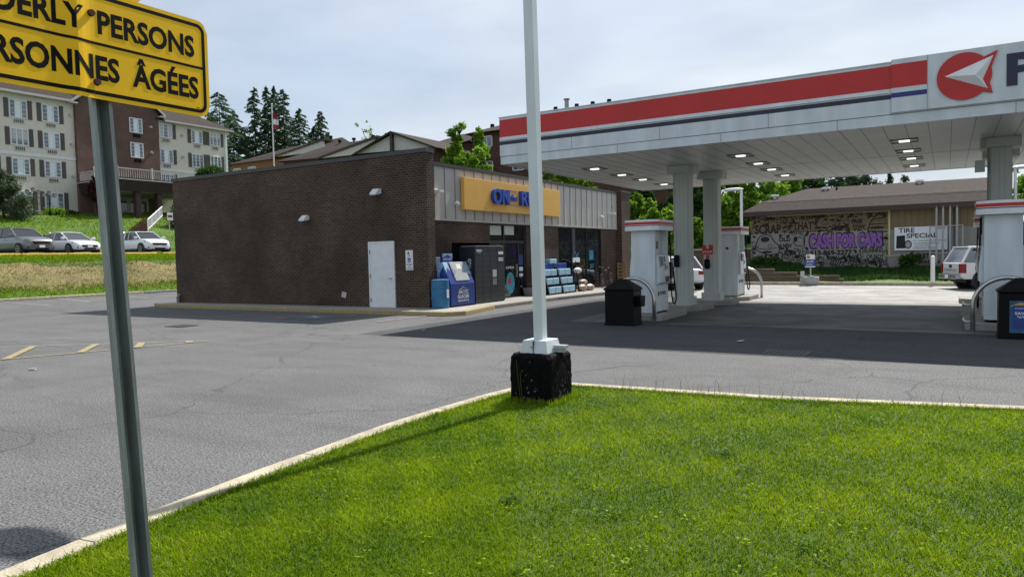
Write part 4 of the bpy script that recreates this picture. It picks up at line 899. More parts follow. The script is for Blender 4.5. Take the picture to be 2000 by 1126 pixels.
# bins
def bin_(x,y,label,poster=False):
    s=thing('waste_bin',label,'bin',(x,y,0),group='black peaked bins at the pumps')
    frus(MB(),x,y,.35,.37,0.03,.86); b=MB(); b.add([(x-.36,y-.27,.03),(x+.36,y-.27,.03),(x+.36,y+.27,.03),(x-.36,y+.27,.03),(x-.36,y-.27,.84),(x+.36,y-.27,.84),(x+.36,y+.27,.84),(x-.36,y+.27,.84)],[(0,3,2,1),(4,5,6,7),(0,1,5,4),(1,2,6,5),(2,3,7,6),(3,0,4,7)])
    body=b.build('body',M['black'],s,bevel=.015)
    box('base',M['black'],s,x-.375,x+.375,y-.285,y+.285,0,.07,bevel=.01)
    MB().add([(x-.385,y-.30,.84),(x+.385,y-.30,.84),(x+.385,y+.30,.84),(x-.385,y+.30,.84),(x-.385,y-.30,.88),(x+.385,y-.30,.88),(x+.385,y+.30,.88),(x-.385,y+.30,.88),(x-.10,y-.05,1.10),(x+.10,y-.05,1.10),(x+.10,y+.05,1.10),(x-.10,y+.05,1.10)],[(0,3,2,1),(0,1,5,4),(1,2,6,5),(2,3,7,6),(3,0,4,7),(4,5,9,8),(5,6,10,9),(6,7,11,10),(7,4,8,11),(8,9,10,11)]).build('lid',M['black'],s,bevel=.012)
    MB().prism([(y-.12,.45),(y+.12,.45),(y+.16,.70),(y-.16,.70)],'x',x+.362,x+.50).build('squeegee_bucket',M['black'],s)
    MB().box(x+.361,x+.363,y-.2,y+.2,.72,.80).build('opening',M['gap'],s)
    if poster:
        px0,px1=x-.20,x+.36
        pp=box('poster',M['poster'],s,px0,px1,y-.276,y-.271,.12,.70)
        pts=[(px0+.03+.42*math.cos(R(a))*.9+.1,.34+.30*math.sin(R(a))) for a in range(-40,180,10)]
        inn=[(px0+.03+.28*math.cos(R(a))*.9+.06,.30+.22*math.sin(R(a))) for a in range(170,-50,-10)]
        MB().prism([(px0+.0,.60),(px0+.15,.665),(px0+.32,.65),(px0+.44,.56),(px0+.50,.42),(px0+.42,.28),(px0+.2,.13),(px0+.30,.28),(px0+.30,.60)],'y',y-.2785,y-.2765).build('gold_swoosh',M['postyellow'],pp)
        box('phone_picture',M['iceblue'],pp,px0+.05,px0+.30,y-.2805,y-.279,.2,.62)
        text('JOURNIE',M['banner'],pp,'lettering',(px0+.08,y-.281,.55),XR,ZU,.18,.022,.001); text('SAVE',M['banner'],pp,'lettering',(px0+.08,y-.281,.45),XR,ZU,.18,.05,.001); text('7¢/L',M['banner'],pp,'lettering',(px0+.11,y-.281,.385),XR,ZU,.12,.045,.001); text('JOURNIE',M['banner'],pp,'lettering',(px0+.38,y-.281,.15),XR,ZU,.14,.02,.001)
    return s
bin_(-6.62,15.98,'plain black peaked waste bin before the left pump row'); bin_(1.17,15.92,'black peaked waste bin with a blue and gold poster at the right edge',True)
# ================================================================== VEHICLES
def car(label,cat,paint,L_=4.3,W_=1.8,H_=1.6,hood=.95,belt=.98,ws=(1.05,.35),rear=(-1.45,-1.95),roofx=(.30,-1.35),wr=.33,clad=False,name='parked_car',rearbelt=None,suv=False,grille='wide',plate=True,group=None):
    """forward is +X; ws: windscreen base x and unused"""
    t=thing(name,label,cat,(0,0,0),group=group); hl=L_/2
    rb=rearbelt or belt
    def st(x,w,zb,zt,r=.06): return (x,w,zb,zt,r)
    hw=W_/2
    sts=[(-hl,hw*.80,.42,rb-.18),(-hl+.05,hw*.90,.30,rb-.06),(-hl+.30,hw*.98,.24,rb),(-hl*.55,hw,.22,rb),(0,hw,.22,belt),(hl*.38,hw,.22,belt-.01),(hl*.60,hw*.99,.22,hood),(hl-.40,hw*.95,.23,hood-.07),(hl-.14,hw*.88,.25,hood-.17),(hl-.02,hw*.72,.30,hood-.32),(hl,hw*.60,.34,hood-.42)]
    b=MB(); K=[]
    for (x,w_,zb,zt) in sts:
        hgt=zt-zb; half=[(0,zb),(w_*.86,zb),(w_*.97,zb+.10*hgt),(w_,zb+.38*hgt),(w_*.985,zb+.62*hgt),(w_*.95,zb+.86*hgt),(w_*.86,zb+.97*hgt),(w_*.55,zt+.012),(0,zt+.02)]
        ring_=[(x,y,z) for y,z in half]+[(x,-y,z) for y,z in half[-2:0:-1]]
        K.append(ring_)
    n=len(K[0]); V=[q for r_ in K for q in r_]; Fc=[]
    for i in range(len(K)-1):
        for k in range(n): Fc.append((i*n+k,(i+1)*n+k,(i+1)*n+(k+1)%n,i*n+(k+1)%n))
    Fc+=[tuple(range(n)),tuple(range((len(K)-1)*n,len(K)*n))[::-1]]
    bo=b.add(V,Fc).build('body',paint,t,world=False,smooth=True)
    sm=bo.modifiers.new('s','SUBSURF'); sm.levels=1; sm.render_levels=1
    # greenhouse
    wb=hw*.88; wt=hw*.68; x0,x1=ws[0],roofx[0]; x2,x3=roofx[1],rear[1]; zt=H_-.05; zb=belt-.03; zbr=rb-.03
    def G(f): return f
    P=[(x0,wb*.92,zb),(x1,wt*.95,zt-.02),((x1+x2)/2,wt,zt+.02),(x2,wt*.97,zt-.03),(x3,wb*.90,zbr)]
    V=[];
    for x,w_,z in P: V+=[(x,w_,z),(x,-w_,z)]
    mid=[((x0+x1)/2,),]
    sideb=[(x1,wb,zb),((x1+x2)/2,wb*1.0,zb),(x2,wb*.99,zbr)]
    V+=[q for x,w_,z in sideb for q in ((x,w_,z),(x,-w_,z))]
    Fc=[(0,1,3,2),(2,3,5,4),(4,5,7,6),(6,7,9,8),(0,2,10),(10,2,4,12),(12,4,6,14),(14,6,8),(1,11,3),(11,13,5,3),(13,15,7,5),(15,9,7)]
    MB().add(V,Fc).build('windows',M['glass'],t,world=False)
    rf=MB(); e=.012
    rp=[(x1+.06,wt*.96,zt-.045),(x1,wt*.98+e,zt-.015),((x1+x2)/2,wt+.02,zt+.028),(x2,wt*.99+e,zt-.015),(x2-.08,wt*.97,zt-.05)]
    V=[]
    for x,w_,z in rp: V+=[(x,w_,z),(x,w_*.6,z+.025),(x,-w_*.6,z+.025),(x,-w_,z)]
    Fc=[(i*4+k,(i+1)*4+k,(i+1)*4+k+1,i*4+k+1) for i in range(4) for k in range(3)]
    V2=[(x,y,z-.05) for x,y,z in V]; o_=len(V); Fc+=[tuple(q+o_ for q in f[::-1]) for f in Fc]+[(i*4+3,(i+1)*4+3,(i+1)*4+3+o_,i*4+3+o_) for i in range(4)]+[((i+1)*4,i*4,i*4+o_,(i+1)*4+o_) for i in range(4)]
    rf.add(V+V2,Fc).build('roof',paint,t,world=False,smooth=False)
    pb=MB()
    for s in (1,-1):
        pb.tube([(x0+.02,s*wb*.95,zb),(x1,s*wt*.99,zt-.02)],.035,6).tube([(x3+.02,s*wb*.93,zbr),(x2,s*wt*.99,zt-.02)],.05 if not suv else .06,6)
        pb.tube([((x1+x2)/2+.1,s*(wb+.005),zb),((x1+x2)/2+.05,s*(wt+.012),zt)],.028,5)
        if suv or x2<-1.0: pb.tube([(x2+.28,s*(wb+.003),zbr),(x2+.22,s*(wt+.01),zt-.01)],.05,5)
    pb.build('pillar',paint,t,world=False)
    ax=(hl-.82,-hl+.78)
    for x in ax:
        for s in (1,-1):
            ar=MB().cyl((x,s*(hw-.20),wr),(x,s*(hw+.008),wr),wr*(1.26 if clad else 1.13),n=24).build('wheel_arch',M['cladding'],t,world=False)
            wh=MB().cyl((x,s*(hw-.18),wr),(x,s*(hw+.02),wr),wr,n=24).build('wheel',M['tyre'],t,world=False)
            MB().cyl((x,s*(hw+.02),wr),(x,s*(hw+.028),wr),wr*.68,n=20).build('rim',M['rim'],wh,world=False)
            sp=MB()
            for q in range(5):
                a=R(72*q+20); a2=a+R(36); sp.poly([(x+wr*.18*math.cos(a2-.5),s*(hw+.030),wr+wr*.18*math.sin(a2-.5)),(x+wr*.58*math.cos(a2-.28),s*(hw+.030),wr+wr*.58*math.sin(a2-.28)),(x+wr*.58*math.cos(a2+.28),s*(hw+.030),wr+wr*.58*math.sin(a2+.28)),(x+wr*.18*math.cos(a2+.5),s*(hw+.030),wr+wr*.18*math.sin(a2+.5))])
            sp.build('rim_gap',M['tyre'],wh,world=False)
    for s in (1,-1):
        MB().prism([(x0-.22,belt-.02),(x0-.05,belt+.0),(x0-.05,belt+.14),(x0-.20,belt+.15)],'y',*sorted((s*(hw-.02),s*(hw+.16)))).build('mirror',paint,t,world=False,bevel=.02)
        MB().add([(hl-.10,s*hw*.56,hood-.36),(hl-.45,s*hw*.95,hood-.25),(hl-.55,s*hw*.95,hood-.12),(hl-.25,s*hw*.80,hood-.19),(hl-.08,s*hw*.58,hood-.25)],[(0,1,2,3,4)] if s>0 else [(4,3,2,1,0)]).build('headlight',M['lens'],t,world=False)
        MB().box(-hl-.005,-hl+.10,*sorted((s*hw*.55,s*hw*.93)),rb-.30,rb-.14).build('taillight',M['redlens'],t,world=False)
        MB().box(-.10,.06,*sorted((s*(hw-.02),s*(hw+.012))),belt-.18,belt-.155).build('door_handle',paint,t,world=False)
    gz=hood-.44
    g1=MB().prism([(-hw*.50,gz-.02),(hw*.50,gz-.02),(hw*.56,gz+.12),(-hw*.56,gz+.12)],'x',hl-.10,hl+.012).build('grille',M['black'],t,world=False)
    MB().box(hl-.02,hl+.018,-hw*.46,hw*.46,gz+.06,gz+.075).build('grille_bar',M['rim'],g1,world=False)
    MB().box(hl-.1,hl+.014,-hw*.40,hw*.40,.28,.38).build('lower_intake',M['black'],t,world=False)
    for s in (1,-1): MB().box(hl-.22,hl-.07,*sorted((s*hw*.62,s*hw*.82)),.36,.46).build('fog_lamp',M['black'],t,world=False)
    if clad:
        MB().box(-hl+.2,hl-.25,-hw-.008,hw+.008,.20,.33).build('sill_cladding',M['cladding'],t,world=False)
        MB().box(hl-.16,hl+.006,-hw*.60,hw*.60,.22,.29).build('bumper_cladding',M['cladding'],t,world=False)
    if plate:
        MB().box(hl,hl+.02,-.15,.15,.40,.54).build('number_plate',M['banner'],t,world=False)
    MB().box(-hl+.3,hl-.3,-hw*.8,hw*.8,.16,.3).build('underbody',M['black'],t,world=False)
    return t
LZ=2.455
c=car('silver grey crossover at the left edge of the raised car park','car',M['carsilver'],4.38,1.80,1.64,hood=1.08,belt=1.08,ws=(.95,0),roofx=(.15,-1.6),rear=(0,-2.0),clad=False,suv=True,group='cars parked above the grass bank'); c.location=(-49.2,22.25,LZ); c.scale=(1.04,1.04,1.04); c.rotation_euler=(0,0,R(3)); RS=c
MB().box(-1.7,.1,.60,.64,1.62,1.66).box(-1.7,.1,-.64,-.60,1.62,1.66).build('roof_rail',M['rim'],c,world=False)
c=car('white low saloon parked right of the silver grey crossover','car',M['carwhite'],4.5,1.75,1.44,hood=.88,belt=.93,ws=(1.15,0),roofx=(.20,-.95),rear=(0,-1.75),wr=.32,group='cars parked above the grass bank'); c.location=(-49.1,25.05,LZ); c.scale=(1.04,1.04,1.04); c.rotation_euler=(0,0,R(2))
c=car('white small crossover with black wheel arch trim near the store corner','car',M['carwhite'],4.17,1.80,1.57,hood=1.02,belt=1.02,ws=(.95,0),roofx=(.10,-1.35),rear=(0,-1.95),clad=True,suv=True,group='cars parked above the grass bank'); c.location=(-49.1,30.15,LZ); c.scale=(1.04,1.04,1.04); c.rotation_euler=(0,0,R(-4))
c=car('white hatchback seen between the two left canopy columns','car',M['carwhite'],4.2,1.78,1.54,hood=.95,belt=.98,ws=(1.0,0),roofx=(.15,-1.3),rear=(0,-1.95),wr=.33); c.location=(-11.25,33.3,.01); c.rotation_euler=(0,0,R(128))
# white pickup style SUV on the right
c=thing('sport_utility_truck','white boxy sport utility truck with its tailgate towards us by the auto shop','truck',(0,0,0))
def B_(n,m,*a,par=None,bevel=0): return MB().box(*a).build(n,m,par or c,world=False,bevel=bevel)
hw=.86
b=MB().prism([(-2.25,.50),(-2.25,1.02),(-2.22,1.06),(.9,1.06),(2.05,.98),(2.25,.86),(2.28,.42),(1.95,.38),(-2.1,.42)],'y',-hw,hw); b.build('body',M['carwhite'],c,world=False,bevel=.04)
b=MB(); b.add([(-2.20,-hw*.94,1.05),(.75,-hw*.94,1.05),(.15,-hw*.80,1.64),(-1.85,-hw*.80,1.66),(-2.20,hw*.94,1.05),(.75,hw*.94,1.05),(.15,hw*.80,1.64),(-1.85,hw*.80,1.66)],[(0,1,2,3),(7,6,5,4),(1,5,6,2),(3,2,6,7),(0,3,7,4)]); b.build('windows',M['skyglass'],c,world=False)
MB().add([(-2.0,-hw*.9,1.10),(.5,-hw*.9,1.10),(.05,-hw*.815,1.58),(-1.75,-hw*.82,1.60)],[(0,1,2,3)]).build('side_window',M['glass'],c,world=False)
B_('roof',M['carwhite'],-1.95,.2,-hw*.82,hw*.82,1.63,1.69,bevel=.03)
pb=MB()
for s in (1,-1):
    for (xa,xb) in ((-2.18,-1.86),(.74,.16),(-.55,-.5),(-1.35,-1.3)): pb.tube([(xa,s*hw*.945,1.05),(xb,s*hw*.81,1.64)],.045 if xa<-2 else .03,6)
pb.build('pillar',M['carwhite'],c,world=False)
tg=B_('tailgate',M['carwhite'],-2.275,-2.25,-hw*.80,hw*.80,.62,1.03,bevel=.008)
text('CHEVROLET',M['midgrey'],tg,'lettering',(-2.277,.60,.72),(0,-1,0),ZU,1.2,.10,.004,world=False)
MB().box(-2.285,-2.276,-.12,.12,.86,.98).build('handle',M['black'],tg,world=False)
for s in (1,-1): B_('taillight',M['redlens'],-2.272,-2.05,*sorted((s*hw*.86,s*(hw+.006))),.66,1.02)
B_('bumper',M['rim'],-2.42,-2.26,-hw*.98,hw*.98,.42,.60,bevel=.03)
B_('number_plate',M['banner'],-2.43,-2.421,-.15,.15,.46,.58)
B_('tow_hitch',M['black'],-2.5,-2.42,-.05,.05,.32,.40)
B_('underbody',M['black'],-2.0,2.0,-.7,.7,.28,.45)
for x in (-1.42,1.45):
    for s in (1,-1):
        MB().cyl((x,s*(hw-.2),.37),(x,s*(hw+.006),.37),.43,n=24).build('wheel_arch',M['cladding'],c,world=False)
        wh=MB().cyl((x,s*(hw-.22),.36),(x,s*(hw+.015),.36),.35,n=24).build('wheel',M['tyre'],c,world=False)
        MB().cyl((x,s*(hw+.015),.36),(x,s*(hw+.025),.36),.22,n=16).build('rim',M['rim'],wh,world=False)
        B_('mirror',M['black'],.55,.68,*sorted((s*hw*.98,s*(hw+.2))),1.08,1.24) if x>0 else None
c.location=(2.25,34.15,0); c.rotation_euler=(0,0,R(21))
# ================================================================== AUTO SHOP WITH MURAL
WY=42.0; SX0,SX1=-9.55,2.3
t=thing('auto_shop','low auto shop with a brown shingle roof and a black and white painted wall','building',(-3.6,47,0))
box('lower_wall',M['blockgrey'],t,SX0,SX1,WY,WY+.3,0,2.66)
tw=box('upper_wall',M['tan'],t,SX0,SX1,WY-.02,WY+.28,2.66,3.7)
b=MB(); x=SX0+.2
while x<SX1: b.box(x,x+.02,WY-.023,WY-.019,2.67,3.66); x+=.30
b.build('siding_groove',M['tanline'],tw)
box('end_wall',M['tan'],t,SX1-.3,SX1,WY+.3,52,0,3.7); box('end_wall',M['tan'],t,SX0,SX0+.3,WY+.3,52,0,3.7)
box('eave_board',M['trimbrown'],t,SX0-.35,SX1+.3,WY-.62,WY-.55,3.62,3.86)
box('eave_soffit',M['trimbrown'],t,SX0-.3,SX1+.3,WY-.55,WY+.3,3.70,3.72)
e=SX0-.35; rf=MB()
A0=(e,WY-.63,3.87);A1=(SX1+.3,WY-.63,3.87);B0=(e+.75,WY+.6,4.45);B1=(SX1+.3,WY+.6,4.45);C0=(e+2.7,WY+4.2,5.35);C1=(SX1+.3,WY+4.2,5.35)
D0=(e+.75,WY+8,4.45);E0=(e,WY+9.4,3.87);D1=(SX1+.3,WY+8,4.45);E1=(SX1+.3,WY+9.4,3.87)
rf.add([A0,A1,B0,B1,C0,C1,D0,D1,E0,E1],[(0,1,3,2),(2,3,5,4),(4,5,7,6),(6,7,9,8),(0,2,6,8),(2,4,6),(1,9,7,3),(3,7,5)])
r_=rf.build('roof',M['roof'],t)
MB().tube([(e+.8,WY+.55,4.475),(SX1+.3,WY+.55,4.53)],.012,4).build('roof_wire',M['cream'],t)
for x,y,z in ((-6.05,WY+3.3,5.1),(-2.0+.7,WY+3.6,5.2),(-8.55,WY+1.6,4.72)):
    v=MB().cyl((x,y,z-.05),(x,y,z+.10),.10,n=10).cyl((x,y,z+.10),(x,y,z+.20),.24,.20,12).build('roof_vent',M['white2'],r_)
MB().box(-5.5,-5.4,WY+3.2,WY+3.3,5.05,5.25).build('roof_pipe',M['black'],r_)
# mural
random.seed(21)
mu=box('mural_ground',M['blockgrey'],t,SX0+.02,-2.62,WY-.024,WY-.0225,1.0,2.66)
my=WY-.030
mb=MB()
def stroke(pts,w_=.05,y=None):
    y=my if y is None else y
    V=[];n=len(pts)
    for i,(x,z) in enumerate(pts):
        a=pts[max(i-1,0)];c_2=pts[min(i+1,n-1)]; dx,dz=c_2[0]-a[0],c_2[1]-a[1]; L_=math.hypot(dx,dz) or 1; V+=[(x-dz/L_*w_/2,y,z+dx/L_*w_/2),(x+dz/L_*w_/2,y,z-dx/L_*w_/2)]
    mb.add(V,[(2*i,2*i+1,2*i+3,2*i+2) for i in range(n-1)])
def arc(cx,cz,r,a0,a1,w_=.05,rz_=1,n=12): stroke([(cx+r*math.cos(R(a0+(a1-a0)*i/n)),cz+r*rz_*math.sin(R(a0+(a1-a0)*i/n))) for i in range(n+1)],w_)
def blob(cx,cz,r,rz_=None):
    rz_=rz_ or r; mb.poly([(cx+r*math.cos(R(45*i))*random.uniform(.8,1.1),my,cz+rz_*math.sin(R(45*i))*random.uniform(.8,1.1)) for i in range(8)])
keep=[(-6.5,-2.8,1.68,2.62),(-6.4,-4.3,1.36,1.68),(-3.72,-2.8,1.16,1.7),(-9.35,-7.9,2.6,3.18),(-7.3,-6.0,2.78,3.26),(-4.36,-3.66,2.72,3.28),(-3.55,-2.65,2.5,3.25),(-8.05,-7.35,1.8,2.44),(-9.3,-8.05,1.45,2.5),(-7.25,-6.6,1.85,2.45)]
def free(x,z,m_=.05): return all(not(a-m_<x<b_+m_ and c_2-m_<z<d-m_+2*m_) for a,b_,c_2,d in keep)
placed=[]
for _ in range(9000):
    x=random.uniform(-9.5,-2.65); z=random.uniform(.55,3.56)
    if not free(x,z,.06): continue
    s=random.choice([.045,.06,.1,.15,.2])
    if any(math.hypot(x-a,z-b_)<(s+c_2)*.70 for a,b_,c_2 in placed): continue
    placed.append((x,z,s)); k_=random.random()
    if s<.07: blob(x,z,.04)
    elif k_<.22: arc(x,z,s*.8,random.uniform(0,360),random.uniform(400,620),.05); 
    elif k_<.42:
        a=random.uniform(0,360); [arc(x,z,s*q,a,a+170,.05) for q in (.35,.7,1.0)]
    elif k_<.55: blob(x,z,s*.75,s*.5)
    elif k_<.75: stroke([(x-s+2*s*i/6,z+(s*.5 if i%2 else -s*.5)) for i in range(7)],.05)
    else:
        a=random.uniform(0,3.1); [stroke([(x+q*math.cos(a+1.57)*s*.5-s*.8*math.cos(a),z+q*math.sin(a+1.57)*s*.5-s*.8*math.sin(a)),(x+q*math.cos(a+1.57)*s*.5+s*.8*math.cos(a),z+q*math.sin(a+1.57)*s*.5+s*.8*math.sin(a))],.05) for q in (-1,0,1)]
for _ in range(90):
    x=random.uniform(-6.5,-2.7); z=random.choice([random.uniform(2.58,2.72),random.uniform(1.05,1.35),random.uniform(1.75,1.82)]); blob(x,z,random.uniform(.03,.06)) if free(x,z,.03) else None
# little car, big car, thumb, tyres
stroke([(-9.3,1.75),(-9.25,2.15),(-9.05,2.5),(-8.75,2.6),(-8.45,2.5),(-8.25,2.15),(-8.05,2.0),(-7.98,1.7),(-8.1,1.5),(-8.6,1.45),(-9.3,1.75)],.06); blob(-8.75,2.32,.26,.18); arc(-9.2,1.98,.09,0,360,.03); arc(-8.5,1.95,.10,0,360,.03); stroke([(-9.25,1.85),(-8.7,1.75),(-8.15,1.85)],.04); blob(-8.65,1.62,.3,.07)
stroke([(-3.55,2.6),(-3.5,2.9),(-3.35,3.22),(-2.7,3.28)],.06); stroke([(-3.5,2.95),(-2.65,2.98)],.05); stroke([(-3.4,3.12),(-2.66,3.14)],.03); blob(-3.1,2.78,.38,.07); stroke([(-3.55,2.6),(-2.65,2.55)],.07)
arc(-6.95,2.15,.3,60,300,.05,.8); [arc(-6.8,2.0+.12*q,.13,-80,80,.04) for q in range(4)]; blob(-7.15,2.3,.12,.16)
for (cx,cz,r) in ((-4.3,.95,.42),(-3.1,.95,.3),(-2.75,2.1,.22),(-5.9,3.4,.28),(-8.5,3.38,.25),(-7.45,1.45,.3),(-5.2,1.1,.25)): [arc(cx,cz,r*q,0,180,.045,.8) for q in (1,.72,.42)]
for k_ in range(7): stroke([(-5.35+.09*k_,2.75),(-5.1+.09*k_,2.95)],.05)
for xx in np.arange(-6.9,-2.8,.16): blob(xx,2.69+.03*math.sin(xx*5),.035)
mb.build('mural_drawing',M['ink'],t)
def mtext(s,x0,x1,z0,z1,m_=None,bold=.05,d=.002,nm='mural_lettering'): return text(s,m_ or M['ink'],t,nm,(x0,my-.001,z0),XR,ZU,x1-x0,z1-z0,d,bold=bold)
mtext('CASH FOR CARS',-6.48,-2.82,1.70,2.60,bold=.11); mtext('CASH FOR CARS',-6.42,-2.88,1.76,2.53,M['purple'],bold=.055,d=.006)
mtext('613-869-2277',-6.4,-4.3,1.37,1.66); mtext('RUNNING',-3.72,-2.84,1.46,1.70,bold=.03); mtext('OR NOT',-3.63,-2.8,1.16,1.38,bold=.03)
mtext("THAT'S",-7.28,-6.0,2.80,3.24,bold=.035); mtext('SCRAP',-9.32,-7.9,2.62,3.16,bold=.04); mtext('FREE',-4.34,-3.8,3.03,3.26); mtext('TOW',-4.3,-3.68,2.73,2.97)
mtext('OLD',-8.03,-7.4,2.17,2.42); mtext('& NEW',-8.0,-7.34,1.82,2.06); mtext('ART BY',-1.21,-.42,1.12,1.38,bold=.03); mtext('JORDAN',-1.26,-.3,.82,1.04,bold=.03)
MB().box(SX0+.9,-2.52,WY-.05,WY-.021,3.585,3.63).box(-2.60,-2.52,WY-.05,WY-.021,1.27,3.585).box(-2.52,-1.6,WY-.05,WY-.021,1.27,1.31).build('mural_border',M['muralyellow'],t)
# banner and pipes
s=thing('tyre_banner','white tire special banner fixed on the auto shop wall','banner',(-1.15,WY-.1,2.1))
bn=box('banner_sheet',M['banner'],s,-2.32,.02,WY-.10,WY-.05,1.55,2.74,bevel=.005); by=WY-.103
text('TIRE',M['ink'],bn,'lettering',(-2.13,by,2.45),XR,ZU,.72,.24,.002,bold=.02); text('SPECIAL',M['ink'],bn,'lettering',(-1.77,by,2.17),XR,ZU,1.37,.24,.002,bold=.02)
for tx,x0,x1,z in (('-No Appointment Oil Change',-1.5,-.05,1.98),('-Transmission Service',-1.5,-.35,1.86),('-Coolant Flush',-1.44,-.7,1.74),('-Differential Service',-1.5,-.45,1.62)): text(tx,M['ink'],bn,'lettering',(x0,by,z),XR,ZU,x1-x0,.09,.002,bold=.0)
text('RELIANCE',M['ink'],bn,'lettering',(-.5,by,2.6),XR,ZU,.42,.06,.002)
MB().prism([(-2.24,1.66),(-2.22,2.3),(-1.84,2.32),(-1.82,1.66)],'y',by-.004,by+.001).prism([(-1.70+.17*math.cos(R(20*i)),1.85+.22*math.sin(R(20*i))) for i in range(18)],'y',by-.006,by+.001).build('tyre_picture',M['ink'],bn)
MB().prism([(-1.70+.12*math.cos(R(20*i)),1.85+.16*math.sin(R(20*i))) for i in range(18)],'y',by-.009,by-.005).build('rim_picture',M['grey'],bn)
s=thing('pipe_rack','row of four grey vertical pipes with a cross rail by the banner','pipes',(0,WY-.6,0))
for x in (-.45,-.17,.13,.42): 
    o=MB().cyl((x,WY-.58,.9 if x<0 else 1.2),(x,WY-.58,3.72),.045,n=8).cyl((x,WY-.58,2.68),(x,WY-.58,2.76),.07,n=8).build('pipe',M['grey'],s)
MB().tube([(-.72,WY-.58,1.25),(-.72,WY-.58,2.72),(.66,WY-.58,2.72),(.66,WY-.58,1.1)],.04,6).tube([(-.72,WY-.58,1.38),(.2,WY-.58,1.38)],.03,6).build('rail',M['grey'],s)
MB().cyl((.30,WY-.55,1.2),(.30,WY-.55,3.7),.02,n=6).cyl((.05,WY-.5,1.1),(.1,WY-.5,2.6),.012,n=6).build('cable',M['black'],s)
# bank in front of the mural
bv=[];bf=[]; nx_,ny_=26,9
def bank(x,y): 
    top=1.0-.11*max(0,min(4.5,x+9.5)); f=max(0,min(1,(y-37.2)/4.2)); return .12+(top-.12)*f**.8+.05*math.sin(x*2+y)
for j in range(ny_+1):
    for i in range(nx_+1):
        x=-9.6+13*i/nx_; y=36.75-.12*(x+9.6)*.5+(WY-.02-(36.75-.12*(x+9.6)*.5))*j/ny_; bv.append((x,y,bank(x,y) if j else .10))
for j in range(ny_):
    for i in range(nx_): bf.append((j*(nx_+1)+i,j*(nx_+1)+i+1,(j+1)*(nx_+1)+i+1,(j+1)*(nx_+1)+i))
struct(MB().add(bv,bf).build('grass_bank',M['hill'],smooth=True))
kerb('shop_kerb',M['cream_kerb'],[(-9.0,36.9),(-5.5,36.55),(-1,36.1),(3.4,35.6)][::-1],-.18,-.01,.16)
def tuftband(name,n,xr,yr,h,wd,m,label,fz): 
    P=np.stack([rng.uniform(*xr,n),rng.uniform(*yr,n),np.zeros(n)],1); P[:,2]=[fz(x,y)-.02 for x,y in P[:,:2]]
    return tag(blades(name,P,h,wd,m,.9),label,'grass',kind='stuff')
tuftband('rough_grass',18000,(-9.4,3),(37.6,41.9),.20,.035,M['leafdark'],'rough green grass on the bank below the painted wall',bank)
tuftband('tall_weeds',7000,(-9.4,2.5),(41.0,41.9),.26,.04,M['leafdark'],'dark tall weeds against the foot of the painted wall',bank)
s=thing('timber_retaining_wall','weathered stacked timber retaining wall below the painted wall','retaining wall',(-7,37.3,0))
for i,(x0,x1,z,y) in enumerate([(-9.6,-5.9,.12,37.1),(-9.5,-5.2,.29,37.2),(-9.6,-6.3,.46,37.3),(-9.4,-7.4,.63,37.45),(-5.85,-4.2,.12,37.25),(-5.15,-4.4,.29,37.3)]): box('timber',M['timber'],s,x0,x1,y,y+.2,z,z+.155,bevel=.02)
# air kiosk
s=thing('air_station','grey tyre air station with a blue sign on a pole at the far kerb','air station',(-5.6,36.2,0))
box('plinth',M['concrete'],s,-5.95,-5.15,36.0,36.5,.0,.42,bevel=.06); MB().cyl((-5.5,36.2,.4),(-5.5,36.2,1.5),.035).build('pole',M['grey'],s)
bs=box('blue_sign',M['iceblue'],s,-5.76,-5.24,36.10,36.14,.86,1.22); text('AIR',M['white2'],bs,'lettering',(-5.68,36.098,1.10),XR,ZU,.36,.07,.001); text('FREE',M['white2'],bs,'lettering',(-5.68,36.098,.98),XR,ZU,.3,.05,.001); box('sign_trim',M['white2'],bs,-5.72,-5.28,36.095,36.0995,.87,.92)
box('top_sign',M['white2'],s,-5.68,-5.30,36.11,36.14,1.24,1.47); box('sign_picture',M['pallet'],s,-5.64,-5.52,36.105,36.109,1.28,1.42)
box('meter',M['grey_white'],s,-5.92,-5.76,36.0,36.12,.44,.68); MB().ell((-5.45,35.98,.25),(.28,.06,.22)).build('hose_reel',M['grey'],s)
tag(MB().cyl((-.52,36.0,0),(-.52,36.0,1.28),.085,n=14).ell((-.52,36,1.28),(.085,.085,.05)).build('bollard',M['white2'],None),'plain white round bollard left of the white truck','bollard')
s=thing('retaining_wall','grey horizontal board retaining wall behind the parked hatchback','retaining wall',(-16,46,0))
for k_ in range(4): box('board',M['timber'],s,-24,-9.2,45.9,46.05,k_*.46,k_*.46+.44)
box('cap',M['grey'],s,-24,-9.2,45.88,46.07,1.84,1.9)
s=thing('bay_sign','small yellow parking bay sign on a post left of the hatchback','sign',(-12.4,33.9,0)); MB().cyl((-12.35,33.95,0),(-12.35,33.95,1.2),.03).build('post',M['grey'],s); p_=box('sign_plate',M['yellow_label'],s,-12.65,-12.1,33.88,33.9,1.05,1.48); text('8',M['signink'],p_,'lettering',(-12.42,33.877,1.14),XR,ZU,.14,.24,.002)
# far lamp posts
def polelamp(x,y,h,label,d=-1):
    s=thing('lamp_post',label,'lamp post',(x,y,0)); MB().cyl((x,y,0),(x,y,h),.09,.07,10).build('pole',M['white2'],s); MB().ell((x+d*.42,y,h+.04),(.55,.22,.09)).build('lamp_head',M['white2'],s)
polelamp(-9.35,39.0,4.95,'white round lamp post with a flat head left of the auto shop')
polelamp(3.0,45.3,5.65,'white lamp post with a flat head behind the right canopy column',.9)
